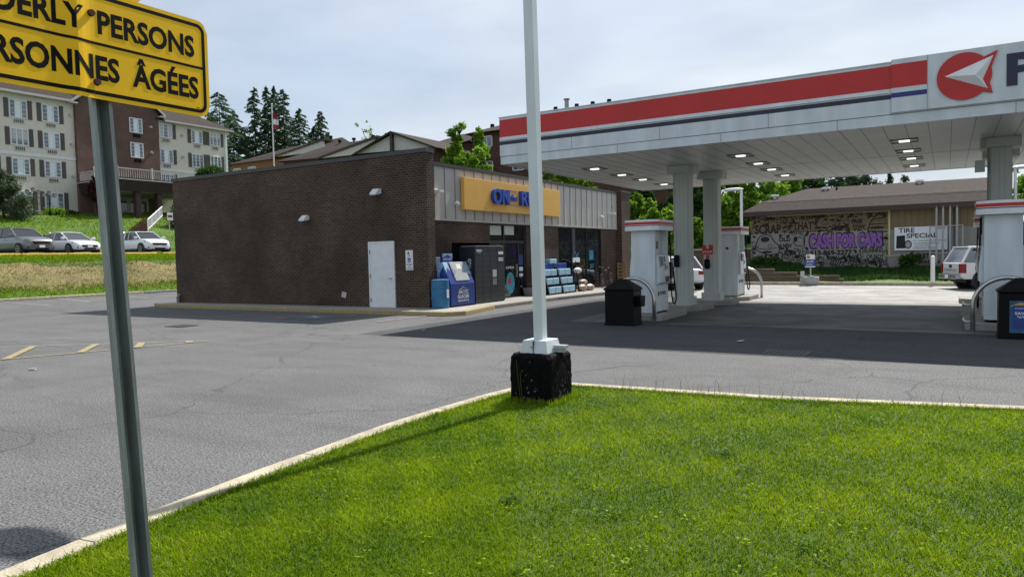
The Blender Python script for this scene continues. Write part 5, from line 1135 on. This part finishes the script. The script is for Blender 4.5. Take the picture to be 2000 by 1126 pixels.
# ================================================================== TREES
def leafcloud(centres,n,size,fuzz=.33):
    """centres: list of (c, r(3), weight)"""
    ws=np.array([c[2] for c in centres],float); ws/=ws.sum(); idx=rng.choice(len(centres),n,p=ws)
    C=np.array([c[0] for c in centres])[idx]; Rr=np.array([c[1] for c in centres])[idx]
    d=rng.normal(size=(n,3)); d/=np.linalg.norm(d,axis=1)[:,None]; rad=rng.uniform(.05,1.15,n)**.6
    P=C+d*Rr*rad[:,None]*.8; P+=rng.normal(0,fuzz,(n,3))*Rr
    a=rng.normal(size=(n,3)); a[:,2]*=.5; a/=np.linalg.norm(a,axis=1)[:,None]; b=np.cross(a,rng.normal(size=(n,3))); b/=np.linalg.norm(b,axis=1)[:,None]
    s=size*rng.uniform(.6,1.4,n)[:,None]
    V=np.stack([P-a*s,P-b*s*.55+a*s*.1,P+a*s,P+b*s*.55],1).reshape(-1,3); T=(np.arange(n)[:,None]*4+np.arange(4)[None]).reshape(-1,4)
    tint=np.clip(.5+rng.normal(0,.2,n)+.28*np.sin(idx*12.9),0,1)
    return V,T,np.repeat(tint,4)
def leafy(name,label,x,y,z,h,r,m,n=9000,leaf=.14,trunk=.25,blobs=16,group=None,low=.25,cat='tree',seed=1,taper=.5):
    rs=random.Random(seed); s=thing(name,label,cat,(x,y,z),group=group); cs=[]
    tb=MB(); tb.cyl((x,y,z-.3),(x+rs.uniform(-.1,.1)*r,y,z+h*.6),h*.022+.04,h*.012,8)
    nbr=max(7,blobs//2); prof2=lambda f: max(.12,(1-taper*abs(f-.4)*1.5))
    for i in range(nbr):
        f=low+(1-low)*(i+.5)/nbr*.92; a=i*2.4+rs.uniform(-.5,.5); rad=r*prof2(f)*rs.uniform(.55,1.05)*(1-.35*f)
        e=Vector((x+rad*math.cos(a),y+rad*math.sin(a),z+h*min(.97,f+rs.uniform(.02,.12)))); b0=Vector((x,y,z+h*f*.6))
        tb.tube([b0,b0.lerp(e,.5)+Vector((0,0,.05*h*rs.random())),e],.012+h*.003,5)
        for q in range(7):
            u=rs.uniform(.3,1.08); c=b0.lerp(e,u)+Vector((rs.gauss(0,.16),rs.gauss(0,.16),rs.gauss(0,.12)))*r; br=r*rs.uniform(.07,.24)*(1.15-.4*f); cs.append((tuple(c),(br,br,br*rs.uniform(.6,1.1)),br**1.6))
    for q in range(5):
        u=q/5; br=r*.16*(1-u*.6); cs.append(((x+rs.gauss(0,.05)*r,y+rs.gauss(0,.05)*r,z+h*(.78+.22*u)),(br,br,br*1.5),br**1.6))
    tb.build('trunk',M['bark'],s); V,T,tt=leafcloud(cs,int(n*1.7),leaf*.72); V=V-np.array([x,y,z]); npmesh('crown',V,T,m,s,tint=tt,quads=True); return s
def spruce(label,x,y,z,h,r,seed=1,n=9000,group='spruces behind the retirement home'):
    g=np.random.default_rng(seed); s=thing('spruce',label,'tree',(x,y,z),group=group); MB().cyl((x,y,z-.5),(x,y,z+h*.97),h*.016,.03,7).build('trunk',M['bark'],s)
    # boughs
    r*=1.3; n=int(n*1.6); nb=int(h*6); V=[];tt=[]
    for i in range(nb):
        f=(i+.5)/nb; f=f**.9; zz=h*(.10+.90*f); rr_2=r*(1-f)**.58*g.uniform(.6,1.12)+.15; a=g.uniform(0,6.28); m_=int(n/nb*(1.7*(1-f)+.35))
        u=g.uniform(.08,1,m_); side=g.normal(0,.13,m_)*rr_2*(1.15-u); zdr=-.30*u*u*rr_2+.16*np.maximum(0,u-.75)*rr_2+g.normal(0,.10,m_)
        ca,sa=math.cos(a),math.sin(a); P=np.stack([ca*u*rr_2-sa*side,sa*u*rr_2+ca*side,zz+zdr],1)
        d=np.stack([ca+g.normal(0,.5,m_),sa+g.normal(0,.5,m_),g.normal(-.35,.35,m_)],1); d/=np.linalg.norm(d,axis=1)[:,None]; b=np.cross(d,g.normal(size=(m_,3))); b/=np.linalg.norm(b,axis=1)[:,None]; sz=.34*g.uniform(.5,1.3,m_)[:,None]
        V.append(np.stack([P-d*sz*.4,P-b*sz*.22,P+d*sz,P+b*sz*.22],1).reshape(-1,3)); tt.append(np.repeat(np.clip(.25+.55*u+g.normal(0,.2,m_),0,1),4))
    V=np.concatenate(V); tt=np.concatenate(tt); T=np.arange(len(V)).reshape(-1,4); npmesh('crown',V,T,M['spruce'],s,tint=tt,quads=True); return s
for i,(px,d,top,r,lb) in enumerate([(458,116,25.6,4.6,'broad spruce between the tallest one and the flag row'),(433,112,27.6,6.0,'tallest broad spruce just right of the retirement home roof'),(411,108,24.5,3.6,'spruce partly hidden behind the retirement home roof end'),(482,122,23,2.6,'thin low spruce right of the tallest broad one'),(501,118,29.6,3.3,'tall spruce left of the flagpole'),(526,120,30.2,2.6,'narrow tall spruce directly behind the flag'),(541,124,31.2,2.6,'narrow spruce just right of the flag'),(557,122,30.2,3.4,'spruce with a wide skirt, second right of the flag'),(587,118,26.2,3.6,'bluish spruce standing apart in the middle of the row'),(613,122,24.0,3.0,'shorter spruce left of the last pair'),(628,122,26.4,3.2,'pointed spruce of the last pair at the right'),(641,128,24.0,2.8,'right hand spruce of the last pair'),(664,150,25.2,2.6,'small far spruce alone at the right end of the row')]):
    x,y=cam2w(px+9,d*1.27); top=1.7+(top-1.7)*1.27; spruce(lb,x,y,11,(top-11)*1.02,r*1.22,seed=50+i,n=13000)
for i,(px,d) in enumerate([(445,122),(470,126),(520,130),(570,126),(600,126),(655,140)]):
    x,y=cam2w(px,d*1.27); leafy('background_tree',['low dark broadleaf tree behind the spruces, far left','low dark broadleaf tree left of the tall spruces','low dark tree filling the gap left of the flag','low dark tree filling the gap right of the flag','low dark tree below the bluish spruce','low dark tree behind the last spruces'][i],x,y,11,9.5+1.8*(i%3),5.5,M['leafdark'],4500,.40,seed=90+i,group='low trees between the spruces')
x,y=cam2w(735,150); leafy('young_tree','thin pale green tree showing above the brown roofs',x,y,12,17.5,4.5,M['leaf'],2600,.26,seed=8,low=.3)
# maples behind the store and under the canopy
def mp_(px,d,z,top,r,lb,m='leaf',n=9000,leaf=.15,seed=1,low=.15,grp='broadleaf trees behind the station',blobs=18,taper=.5):
    x,y=cam2w(px,d); leafy('maple' if m=='leaf' else 'broadleaf_tree',lb,x,y,z,top-z,r,M[m],n,leaf,seed=seed,low=low,group=grp,blobs=blobs,taper=taper)
mp_(898,55,3,11.9,1.6,'bright green pointed maple behind the store roof, left one','leaf',6500,.16,31,.3,taper=1.1)
mp_(945,56,3,11.9,1.7,'bright green pointed maple behind the store roof, right one','leaf',6500,.16,32,.3,taper=1.1)
mp_(925,54,3,9.6,2.2,'broad bright green maple low between the two pointed ones','leaf',6000,.16,33,.3)
for i,(px,d,top,r) in enumerate([(1078,48,8.0,1.6),(1112,48,7.6,1.5),(1150,49,7.2,1.4)]): mp_(px,d,2,top,r,['bright green tree top over the store coping beside the lamp post','bright green tree top in the middle over the store coping','bright green tree top over the store coping at the right end'][i],'leaf',5000,.15,41+i,.35)
for i,(px,d,z,top,r,m,lb) in enumerate([(1248,50,1.7,5.9,1.7,'leaf','bright green maple right beside the far brick pillar'),(1282,47.5,1.7,4.6,1.5,'leaf','low bright green maple behind the near fuel pump'),(1312,50,1.7,4.9,1.7,'leaf','bright green maple just left of the nearer canopy column'),(1362,50,1.7,3.9,1.5,'leaf','bright green bush seen between the two canopy columns'),(1340,60,1.9,9.5,2.4,'leafdark','dark tree behind the nearer canopy column'),(1375,62,1.9,9.0,2.4,'leafdark','dark tree seen high between the canopy columns'),(1405,58,1.9,9.2,2.6,'leafdark','dark tree right of the farther canopy column'),(1420,51,1.7,5.6,2.0,'leaf','bright green maple above the far fuel pump'),(1445,54,1.8,8.2,2.4,'leaf','tall bright green maple behind the far white lamp post'),(1470,50,1.7,6.6,1.9,'leaf','bright green maple touching the left end of the auto shop'),(1500,64,1.5,9.4,3.0,'leaf','bright green tree over the left hip of the auto shop roof'),(1547,66,1.5,9.2,3.0,'leaf','bright green tree behind the auto shop roof, left of the vent'),(1590,68,1.5,9.4,2.8,'leafdark','dark green tree behind the auto shop roof vent'),(1640,80,1.5,10.6,3.0,'leafgrey','loose grey green tree behind the roof, left of the sky gap'),(1690,82,1.5,10.9,3.0,'leafgrey','loose grey green tree in the middle behind the roof'),(1738,82,1.5,10.4,2.6,'leafgrey','loose grey green tree at the left edge of the sky gap'),(1262,60,1.8,7.5,2.0,'leafdark','dark tree in the gap right of the brick pillar')]):
    mp_(px,d,z,top,r,lb,m,9000 if m=='leaf' else 7000,.16 if d<56 else .2,60+i,.05,blobs=20)
x,y=cam2w(2018,42); leafy('broadleaf_tree','bright green tree at the right edge beyond the canopy',x,y,0,6.4,2.3,M['leaf'],12000,.14,seed=99,low=.15,group='broadleaf trees behind the station')
x,y=cam2w(1950,75); leafy('broadleaf_tree','leafy tree low behind the right end of the auto shop',x,y,0,5.2,2.2,M['leafdark'],4000,.18,seed=98,low=.2)
for i,x_ in enumerate((-8.9,-8.2)): tag(npmesh('shrub',*(lambda a:(a[0],a[1]))(leafcloud([((x_,41.3,1.05),(.35,.3,.25),1)],1200,.08)),M['leafdark'],tint=np.repeat(rng.uniform(0,1,1200),4),quads=True),['dark shrub at the left foot of the painted wall','second dark shrub right beside it below the drawn car'][i],'shrub')
V,T,tt=leafcloud([((-1.75,41.5,.95),(.30,.25,.32),1),((-1.4,41.5,1.15),(.3,.2,.22),.5)],1100,.09); tag(npmesh('shrub',V,T,M['leafdark'],tint=tt,quads=True),'dark shrub right of the painted border under the banner','shrub')
# ================================================================== RETIREMENT HOME
HX=-73.0
t=thing('retirement_home','four storey cream sided building with a brown brick centre bay on the hill','apartment building',(-79,40,6.2)); HOME=t
box('left_wing_wall',M['siding'],t,HX-14,HX,22,38.25,4.5,17.75)
box('brick_wall',M['brick_red'],t,HX-14,HX+.35,38.27,46.85,4.5,17.9)
box('right_wing_wall',M['siding'],t,HX-14,HX-.02,46.87,55.6,4.5,17.3)
MB().prism([(38.27,17.9),(46.85,17.9),(42.56,21.3)],'x',HX-.1,HX+.34).build('brick_gable',M['brick_red'],t)
# roofs
def groof(name,x0,x1,y0,y1,ze,zr,hipl=0,hipr=0,par=None,m='roof',th=.12):
    xm=(x0+x1)/2
    V=[(x1,y0,ze),(x1,y1,ze),(xm,y1-hipr,zr),(xm,y0+hipl,zr),(x0,y0,ze),(x0,y1,ze)]
    return MB().add(V,[(0,1,2,3),(5,4,3,2),(4,0,3),(1,5,2)]).build(name,M[m],par)
r1=groof('roof',HX-15,HX+.6,22,38.6,17.75,22.6,0,2,t); r2=groof('roof',HX-15,HX+.55,46.5,56.2,17.3,21.6,0,6.0,t)
# brick bay gable roof (ridge along x)
MB().add([(HX+.8,37.7,17.7),(HX+.8,42.56,21.55),(HX-8,42.56,21.55),(HX-8,37.7,17.7),(HX+.8,47.4,17.7),(HX-8,47.4,17.7)],[(0,1,2,3),(1,4,5,2)]).build('roof',M['roof'],t)
b=MB().add([(HX+.82,37.7,17.5),(HX+.82,42.56,21.35),(HX+.82,42.56,21.62),(HX+.82,37.6,17.72),(HX+.82,47.4,17.5),(HX+.82,47.5,17.72)],[(0,1,2,3),(1,4,5,2)]); b.box(HX-.1,HX+.8,37.55,38.3,17.45,17.6).box(HX-.1,HX+.8,46.85,47.5,17.45,17.6); b.build('gable_trim',M['cream'],t)
b=MB().box(HX,HX+.66,22,37.7,17.55,17.76).box(HX,HX+.6,47.5,56.25,17.12,17.3).box(HX-14,HX+.55,55.62,56.25,17.12,17.3); b.build('gutter',M['cream'],t)
b=MB().box(HX,HX+.05,22,38.25,12.0,12.25).box(HX-.02,HX+.04,46.87,55.6,11.85,12.1).box(HX-.02,HX+.06,55.4,55.66,5,17.2); b.build('trim_band',M['white'],t)
MB().box(HX+.0,HX+.12,22,38.2,4.5,6.9).build('stone_base',M['granite'],t)
def hwin(y0,y1,z0,z1,x=HX,shut=True,ac=True,div=3,shl=True,shr=True):
    f=MB(); e=.09; x1=x+.07; f.box(x,x1,y0,y1,z0,z0+e).box(x,x1,y0,y1,z1-e,z1).box(x,x1,y0,y0+e,z0+e,z1-e).box(x,x1,y1-e,y1,z0+e,z1-e)
    w_=y1-y0
    for k_ in range(1,div): m_=y0+w_*k_/div; f.box(x,x1-.005,m_-.05,m_+.05,z0+e,z1-e)
    for k_ in range(1,4): zz=z0+(z1-z0)*k_/4; f.box(x+.03,x+.05,y0+e,y1-e,zz-.015,zz+.015)
    o=f.build('window',M['white'],t); MB().box(x+.005,x+.025,y0+.05,y1-.05,z0+.05,z1-.05).build('pane',M['skyglass'],o)
    k0=random.random()
    if k0<.55: MB().box(x+.026,x+.029,y0+w_/3+.06,y0+2*w_/3-.06,z0+.1,z1-.1).build('curtain',M['banner'],o)
    elif k0<.75: MB().box(x+.026,x+.029,y0+.1,y1-.1,z0+(z1-z0)*random.uniform(.3,.7),z1-.1).build('blind',M['cream'],o)
    elif k0<.9: MB().box(x+.026,x+.029,y0+.1,y0+w_*.3,z0+.1,z1-.1).box(x+.026,x+.029,y1-w_*.3,y1-.1,z0+.1,z1-.1).build('curtain',M['grey_white'],o)
    if shut:
        if shl: MB().box(x,x+.05,y0-.42,y0-.05,z0-.02,z1+.05).build('shutter',M['shutter'],o)
        if shr: MB().box(x,x+.05,y1+.05,y1+.42,z0-.02,z1+.05).build('shutter',M['shutter'],o)
    if ac: 
        g_=MB().box(x,x+.06,y0+w_*.2,y0+w_*.8,z0-.47,z0-.1).build('vent_grille',M['siding'],o); q=MB()
        for i in range(5): yy_=y0+w_*(.24+.11*i); q.box(x+.061,x+.065,yy_,yy_+w_*.08,z0-.43,z0-.14)
        q.build('vent_slots',M['shutter'],g_)
for yc in (27.8,30.5,33.33,36.1):
    for z0,z1 in ((15.4,17.05),(12.9,14.45),(10.2,11.72)): hwin(yc-.76,yc+.76,z0,z1)
    hwin(yc-.85,yc+.85,7.0,8.75,ac=False)
for z0,z1 in ((15.45,17.0),(12.87,14.45)): hwin(43.6,45.0,z0,z1,HX+.36,False,False); MB().box(HX+.355,HX+.40,43.95,44.75,z0-.45,z0-.12).build('vent_slots',M['black'],t)
hwin(39.7,40.7,10.1,11.55,HX+.36,False,False)
for z0,z1 in ((15.46,16.95),(12.7,14.2),(10.0,11.5)): hwin(47.1,48.65,z0,z1,shl=False)
for z0,z1 in ((15.3,16.75),(12.6,14.1),(9.9,11.4)): hwin(50.95,52.4,z0,z1); hwin(53.3,54.75,z0,z1)
b=MB()
for y,z,x in ((37.9,16.4,HX),(37.9,13.6,HX),(37.9,10.5,HX),(45.9,16.3,HX+.36),(45.9,13.6,HX+.36),(49.8,16,HX),(49.8,13.6,HX),(49.6,11.0,HX)): MB().cyl((x,y,z),(x+.25,y,z-.02),.14,.12,8).build('flood_light',M['cream'],t)
b=MB()
for y,z in ((39.6,16.9),(39.6,14.0),(39.9,11.0),(42.3,16.4),(42.4,13.8),(42.3,11.6)): MB().box(HX+.351,HX+.38,y,y+.25,z,z+.18).build('brick_vent',M['shutter'],t)
# porte cochere
pc=MB().box(HX+.36,-66.0,38.2,49.5,9.75,9.9).build('porch_canopy',M['roof'],t)
MB().add([(-65.9,38.1,9.72),(-65.9,49.5,9.72),(-66.2,49.5,8.65),(-66.2,38.5,8.65),(HX+.4,38.1,9.72),(HX+.4,38.5,8.65)],[(0,3,2,1),(0,4,5,3)]).build('porch_fascia',M['roof'],pc)
MB().box(-72.6,-65.85,38.05,49.5,9.72,9.80).build('porch_trim',M['cream'],pc); MB().box(-72.6,-66.25,38.5,49.5,8.68,8.72).build('porch_ceiling',M['cream'],pc)
b=MB(); 
for y in np.arange(38.3,49,.22): b.box(-66.15,-66.11,y-.02,y+.02,9.95,10.75)
for x in np.arange(-72.4,-66.2,.22): b.box(x-.02,x+.02,38.28,38.32,9.95,10.75)
b.box(-66.18,-66.08,38.25,49,10.75,10.83).box(-72.5,-66.1,38.25,38.35,10.75,10.83).box(-66.2,-66.05,38.2,38.4,9.9,11).box(-66.2,-66.05,41.7,41.85,9.9,11); b.build('balcony_railing',M['cream'],t)
for y in (40.2,42.4): MB().box(-66.9,-66.4,y,y+.5,5.5,8.7).build('porch_pillar',M['trimbrown'],pc)
MB().box(HX+.36,HX+.42,41.9,45.3,6.2,8.7).build('entrance_frame',M['cream'],t)
b=MB(); [b.box(HX+.421,HX+.43,y,y+.75,6.3,8.3) for y in (42.2,43.3,44.3)]; b.build('entrance_glass',M['glass'],t)
# steps with railing
s=thing('garden_steps','brown garden steps with white railings climbing to the entrance','steps',(-62,38,4.5))
d=Vector((-6.5,5.6,0)); dn=d.normalized(); sd3=Vector((dn.y,-dn.x,0)); b=MB(); ns=14
for i in range(ns):
    p=Vector((-60,36.35,4.6))+d*(i/ns)+Vector((0,0,1.75*i/ns)); a=d/ns
    v=[p-sd3*.7,p+sd3*.7,p+sd3*.7+a*1.05,p-sd3*.7+a*1.05]; b.add([(q.x,q.y,q.z-.3) for q in v]+[(q.x,q.y,q.z+.13) for q in v],[(0,3,2,1),(4,5,6,7),(0,1,5,4),(1,2,6,5),(2,3,7,6),(3,0,4,7)])
b.build('treads',M['brownwood'],s)
for k_ in (.8,):
    for sg in (1,):
        b=MB(); p0=Vector((-60,36.35,4.6))+sd3*k_*sg; p1=p0+d+Vector((0,0,1.75)); b.tube([p0+Vector((0,0,1.0)),p1+Vector((0,0,1.0))],.05,6).tube([p0+Vector((0,0,.15)),p1+Vector((0,0,.15))],.035,6)
        for i in range(32): q=p0.lerp(p1,i/31); b.cyl(q,q+Vector((0,0,1.0)),.018 if i%8 else .05,n=5)
        b.build('railing',M['white2'],s)
# ornate lamps
def olamp(x,y,z,h,lb):
    s=thing('street_lamp',lb,'street lamp',(x,y,z),group='black ornate garden lamps'); MB().cyl((x,y,z-.3),(x,y,z+h*.8),.07,.04,8).cyl((x,y,z-.2),(x,y,z+.5),.16,.10,8).tube([(x,y-.45,z+h*.8),(x,y-.25,z+h*.86),(x,y,z+h*.78),(x,y+.25,z+h*.86),(x,y+.45,z+h*.8)],.03).build('post',M['black'],s)
    for dy in (-.45,.45,0): zz=z+h*(.80 if dy else .88); l_=frus(MB(),x,y+dy,.07,.13,zz,zz+.26).build('lantern',M['lens'],s); frus(MB(),x,y+dy,.16,.03,zz+.26,zz+.38).build('lantern_cap',M['black'],l_)
olamp(-69,32.35,6.1,2.55,'black ornate lamp by the grey green shrub tree'); olamp(-69,33.7,6.1,2.3,'black ornate lamp before the ground floor window')
def dome(name,lb,c,r,n,m,leaf,cat='shrub',grp=None):
    V,T,tt=leafcloud([(c,r,1)],n,leaf,.16); o=npmesh(name,V,T,M[m],tint=tt,quads=True); return tag(o,lb,cat,grp)
x,y=cam2w(422,60); s=thing('round_hedge_tree','clipped dome shaped dark green tree above the store roof edge','tree',(x,y,5)); MB().cyl((x,y,4),(x,y,8),.12,n=7).build('trunk',M['bark'],s)
V,T,tt=leafcloud([((x,y,8.55),(1.55,1.55,1.5),1)],22000,.07,.02); V-=np.array([x,y,5]); npmesh('crown',V,T,M['leafdark'],s,tint=tt,quads=True)
leafy('magnolia','grey green spreading shrub tree at the left edge below the cream wall',-68.2,29.6,5.8,4.0,2.6,M['leafgrey'],12000,.14,seed=5,low=.1,blobs=22,taper=.7)
leafy('red_leaf_tree','small dark red leaved tree by the brick bay','-',0,0,4.1,1.0,M['leafred'],10,.14,seed=6) if False else leafy('red_leaf_tree','small dark red leaved tree by the brick bay',-68,37.15,6.2,3.9,.95,M['leafred'],3500,.11,seed=6,low=.38,blobs=10)
for i,(x,y,z,r,lb) in enumerate([(-70.5,34.9,6.55,.9,'low rounded bush right of the second ornate lamp'),(-70.8,36.4,6.45,.7,'small bush before the cream wall corner'),(-70.8,32.9,6.4,.5,'tiny bush between the two ornate lamps'),(-61.5,41.6,5.9,1.3,'green bush right of the garden steps'),(-66,45.2,7.0,1.4,'green bush at the top right of the garden steps')]): dome('bush',lb,(x,y,z),(r,r*1.2,r*.75),2600,'leafdark' if i else 'leaf',.10)
for (px,py_,d) in ((278,553,37),): 
    x,y=cam2w(px,39.5); dome('weed_clump','dark green weed clump growing on the straw bank',(-42.6,22.9,.85),(.35,.7,.25),700,'leafdark',.07,'weed')
s=thing('notice_sign','small white sign with red lettering on a post beside the store corner','sign',(-55,36.1,3)); MB().cyl((-55,36.05,2.6),(-55,36.05,5.9),.04,n=6).build('post',M['grey'],s); p_=box('sign_plate',M['white2'],s,-54.95,-54.92,35.85,36.35,5.3,5.95); MB().box(-54.919,-54.915,35.9,36.3,5.55,5.72).build('red_band',M['redlens'],p_)
# wheel stops
for i,(y0,y1) in enumerate([(12.4,15.0),(15.1,17.7),(17.9,20.55),(20.65,23.1),(23.2,25.85),(25.95,28.9),(29.35,31.9),(32.0,34.6)]):
    tag(MB().prism([(-45.82,2.28),(-45.52,2.28),(-45.56,2.50),(-45.78,2.50)],'y',y0,y1).build('wheel_stop',M['signyellow'],None,bevel=.02),['yellow wheel stop beam outside the frame, farthest left','yellow wheel stop beam beyond the left edge','short visible yellow wheel stop at the left edge of the photo','yellow wheel stop below the nose of the silver grey crossover','yellow wheel stop below the nose of the white saloon','yellow wheel stop just right of the sign post','yellow wheel stop below the nose of the white crossover','yellow wheel stop mostly hidden behind the store'][i],'wheel stop','yellow wheel stops along the bank')
n=26000; P=np.stack([rng.uniform(-46,-44,n),rng.uniform(8,36,n),np.zeros(n)],1); P2=np.stack([rng.uniform(-41.6,-40.3,n//3),rng.uniform(8,36,n//3),np.zeros(n//3)],1); P=np.concatenate([P,P2]); P[:,2]=[hz(a,b_) for a,b_ in P[:,:2]]
tag(blades('bank_grass',P,.13,.03,M['grass'],.9),'green grass along the top and foot of the straw bank','grass',kind='stuff')
n=16000; P=np.stack([rng.uniform(-43.9,-41.0,n),rng.uniform(8,40,n),np.zeros(n)],1); P[:,2]=[hz(a,b_) for a,b_ in P[:,:2]]
M['drystraw']=leafmat('dry_straw',(.12,.10,.035),(.30,.24,.11),.2)
tag(blades('straw',P,.10,.035,M['drystraw'],1.6),'dry straw coloured grass on the slope of the bank','dry grass',kind='stuff')
n=14000; P=np.stack([rng.uniform(-72,-54.5,n),rng.uniform(22,46,n),np.zeros(n)],1); P[:,2]=[hz(a,b_) for a,b_ in P[:,:2]]
tag(blades('hill_grass_blades',P,.16,.06,M['grass'],.9),'mown grass slope below the retirement home','grass',kind='stuff')
# flag
s=thing('flagpole','white flagpole with a limp red and white flag before the spruces','flagpole',(-60,51.4,4)); MB().cyl((-60,51.4,3),(-60,51.4,17.9),.09,.05,8).ell((-60,51.4,18),(.1,.1,.1)).build('pole',M['white2'],s)
def cloth(z0,z1,m,nm,par,k0,k1):
    V=[];F_=[];ny=9;nz=8
    for j in range(nz+1):
        for i in range(ny+1):
            f=i/ny; z=z0+(z1-z0)*j/nz; g_=k0+(k1-k0)*j/nz
            V.append((-59.95+.14*math.sin(f*9+z*1.1),51.46+f*.55*g_+.05*math.sin(z*5),z))
    for j in range(nz):
        for i in range(ny): F_.append((j*(ny+1)+i,j*(ny+1)+i+1,(j+1)*(ny+1)+i+1,(j+1)*(ny+1)+i))
    return MB().add(V,F_).build(nm,M[m],par,smooth=True)
fl=cloth(15.95,16.5,'white2','flag',s,1.15,1.0); cloth(16.5,17.15,'redflag','flag_red_band',fl,1.0,.35); cloth(15.45,15.95,'redflag','flag_red_band',fl,.9,1.15)
# ================================================================== FAR HOUSES
def fwin(par,x0,x1,z0,z1,y):
    f=MB().box(x0,x1,y-.06,y,z0,z0+.1).box(x0,x1,y-.06,y,z1-.1,z1).box(x0,x0+.1,y-.06,y,z0,z1).box(x1-.1,x1,y-.06,y,z0,z1).box((x0+x1)/2-.05,(x0+x1)/2+.05,y-.055,y,z0,z1).build('window',M['white'],par); MB().box(x0+.05,x1-.05,y-.03,y-.02,z0+.05,z1-.05).build('pane',M['skyglass'],f)
def vent(par,x,y,z,h=.55): MB().cyl((x,y,z-.2),(x,y,z+h*.5),.14,n=8).cyl((x,y,z+h*.5),(x,y,z+h),.30,.26,10).build('roof_vent',M['black'],par)
t=thing('town_house','low orange brick house with a brown hipped roof right of the retirement home','house',(-94,84,10),group='brown roofed houses behind the store')
box('wall',M['orange_wall'],t,-104.5,-82,80.4,91,8,18.4)
rf=MB().add([(-105.3,79.9,18.35),(-81.5,79.9,18.35),(-84,86,21.6),(-96,86,21.2),(-105.3,92,18.35),(-81.5,92,18.35)],[(0,1,2,3),(5,4,3,2),(4,0,3),(1,5,2)]).build('roof',M['roof'],t)
MB().prism([(-92.5,18.45),(-81.5,19.95),(-81.2,18.4)],'y',79.3,79.6).build('gable_wall',M['cream'],t); MB().prism([(-92.9,18.55),(-81.0,20.25),(-81.0,20.0),(-92.9,18.35)],'y',79.1,81).build('rake_board',M['trimbrown'],t)
for x0 in (-104,-100.2): fwin(t,x0,x0+2.0,15.6,17.6,80.38)
for x in (-94,-90,-86.5): vent(rf,x,86,21.5,.6)
t=thing('town_house','middle house with a long brown roof and a pale gable strip','house',(-74,76,9),group='brown roofed houses behind the store')
box('wall',M['brick_brown'],t,-82.5,-66,72.5,82,6,16.25)
rf=MB().add([(-83.5,71.9,16.2),(-64.5,71.9,15.7),(-66,77.3,18.75),(-77.5,77.3,18.75),(-83.5,83,16.2),(-64.5,83,16.2)],[(0,1,2,3),(5,4,3,2),(4,0,3),(1,5,2)]).build('roof',M['roof'],t)
MB().prism([(-74,15.75),(-63.8,17.35),(-63.4,15.6)],'y',71.2,71.5).build('gable_wall',M['cream'],t); MB().prism([(-74.4,15.85),(-63.2,17.75),(-63.2,17.45),(-74.4,15.6)],'y',71.0,73).build('rake_board',M['trimbrown'],t)
for x in (-76,-73.2,-69.5,-67): vent(rf,x,77.3,18.7)
fwin(t,-74.5,-71,13.9,15.2,72.4)
t=thing('town_house','nearest house with a pale triangular gable and a brown post','house',(-54.5,68,7),group='brown roofed houses behind the store')
box('wall',M['brick_brown'],t,-60,-49,64.3,73,5,14.0)
MB().prism([(-60.4,14.35),(-48.6,13.95),(-54.6,16.05)],'y',64.1,64.3).build('gable_wall',M['cream'],t)
MB().add([(-60.9,63.6,14.15),(-54.62,63.6,16.35),(-48.0,63.6,13.85),(-60.9,74,14.15),(-54.62,74,16.35),(-48,74,13.85),(-60.9,63.6,13.95),(-54.62,63.6,16.12),(-48.0,63.6,13.65)],[(0,1,4,3),(1,2,5,4),(0,6,7,1),(1,7,8,2)]).build('roof',M['roof'],t)
MB().box(-60.4,-48.6,63.9,64.1,13.75,14.0).build('beam',M['trimbrown'],t); MB().box(-54.8,-54.45,63.7,64.05,11,16.1).build('gable_post',M['trimbrown'],t)
t=thing('brick_apartment_block','dark brown brick apartment block with grey brown roofs behind the store','apartment building',(-42,80,6))
box('lower_wall',M['brick_brown'],t,-57.5,-50.9,75,90,3,16.3); box('upper_wall',M['brick_brown'],t,-50.88,-24,75-.3,90,3,17.1)
r3=MB().add([(-58.3,74.4,16.2),(-50.5,74.4,16.2),(-50.5,81,18.5),(-56.5,81,18.5),(-58.3,90,16.2)],[(0,1,2,3),(0,3,4)]).build('lower_roof',M['roof'],t)
MB().add([(-58.4,74.35,16.0),(-58.4,74.35,16.25),(-56.5,81,18.55),(-56.5,81,18.3)],[(0,1,2,3)]).build('rake_trim',M['cream'],t)
r4=MB().add([(-51.6,73.9,17.0),(-23,73.9,17.0),(-26,82,19.9),(-44.5,82,19.9),(-51.6,90.5,17.0),(-23,90.5,17.0)],[(0,1,2,3),(5,4,3,2),(4,0,3),(1,5,2)]).build('upper_roof',M['roof'],t)
for x in (-57.2,-54.2): vent(r3,x,81,18.4,.7)
vent(r3,-51.8,81,18.5,.8)
for x in (-42.8,-39.8,-37.6,-35.4): vent(r4,x,82,19.85,.75)
MB().cyl((-41.2,82,19.6),(-41.2,82,21.3),.28,n=10).cyl((-41.2,82,21.3),(-41.2,82,21.42),.42,n=10).build('roof_flue',M['grey'],r4)
for x0,x1,z0,z1 in ((-56.1,-55.0,14.4,15.7),(-56.1,-55,11.4,12.7),(-49.4,-47.8,15.2,16.6),(-49.4,-47.8,12.0,13.5),(-45,-43.3,15.2,16.6),(-45,-43.3,12,13.5),(-40,-38.3,12,13.5),(-35,-33.3,12,13.5),(-30.3,-28.7,9.5,11)): fwin(t,x0,x1,z0,z1,74.98 if x0<-51 else 74.68)
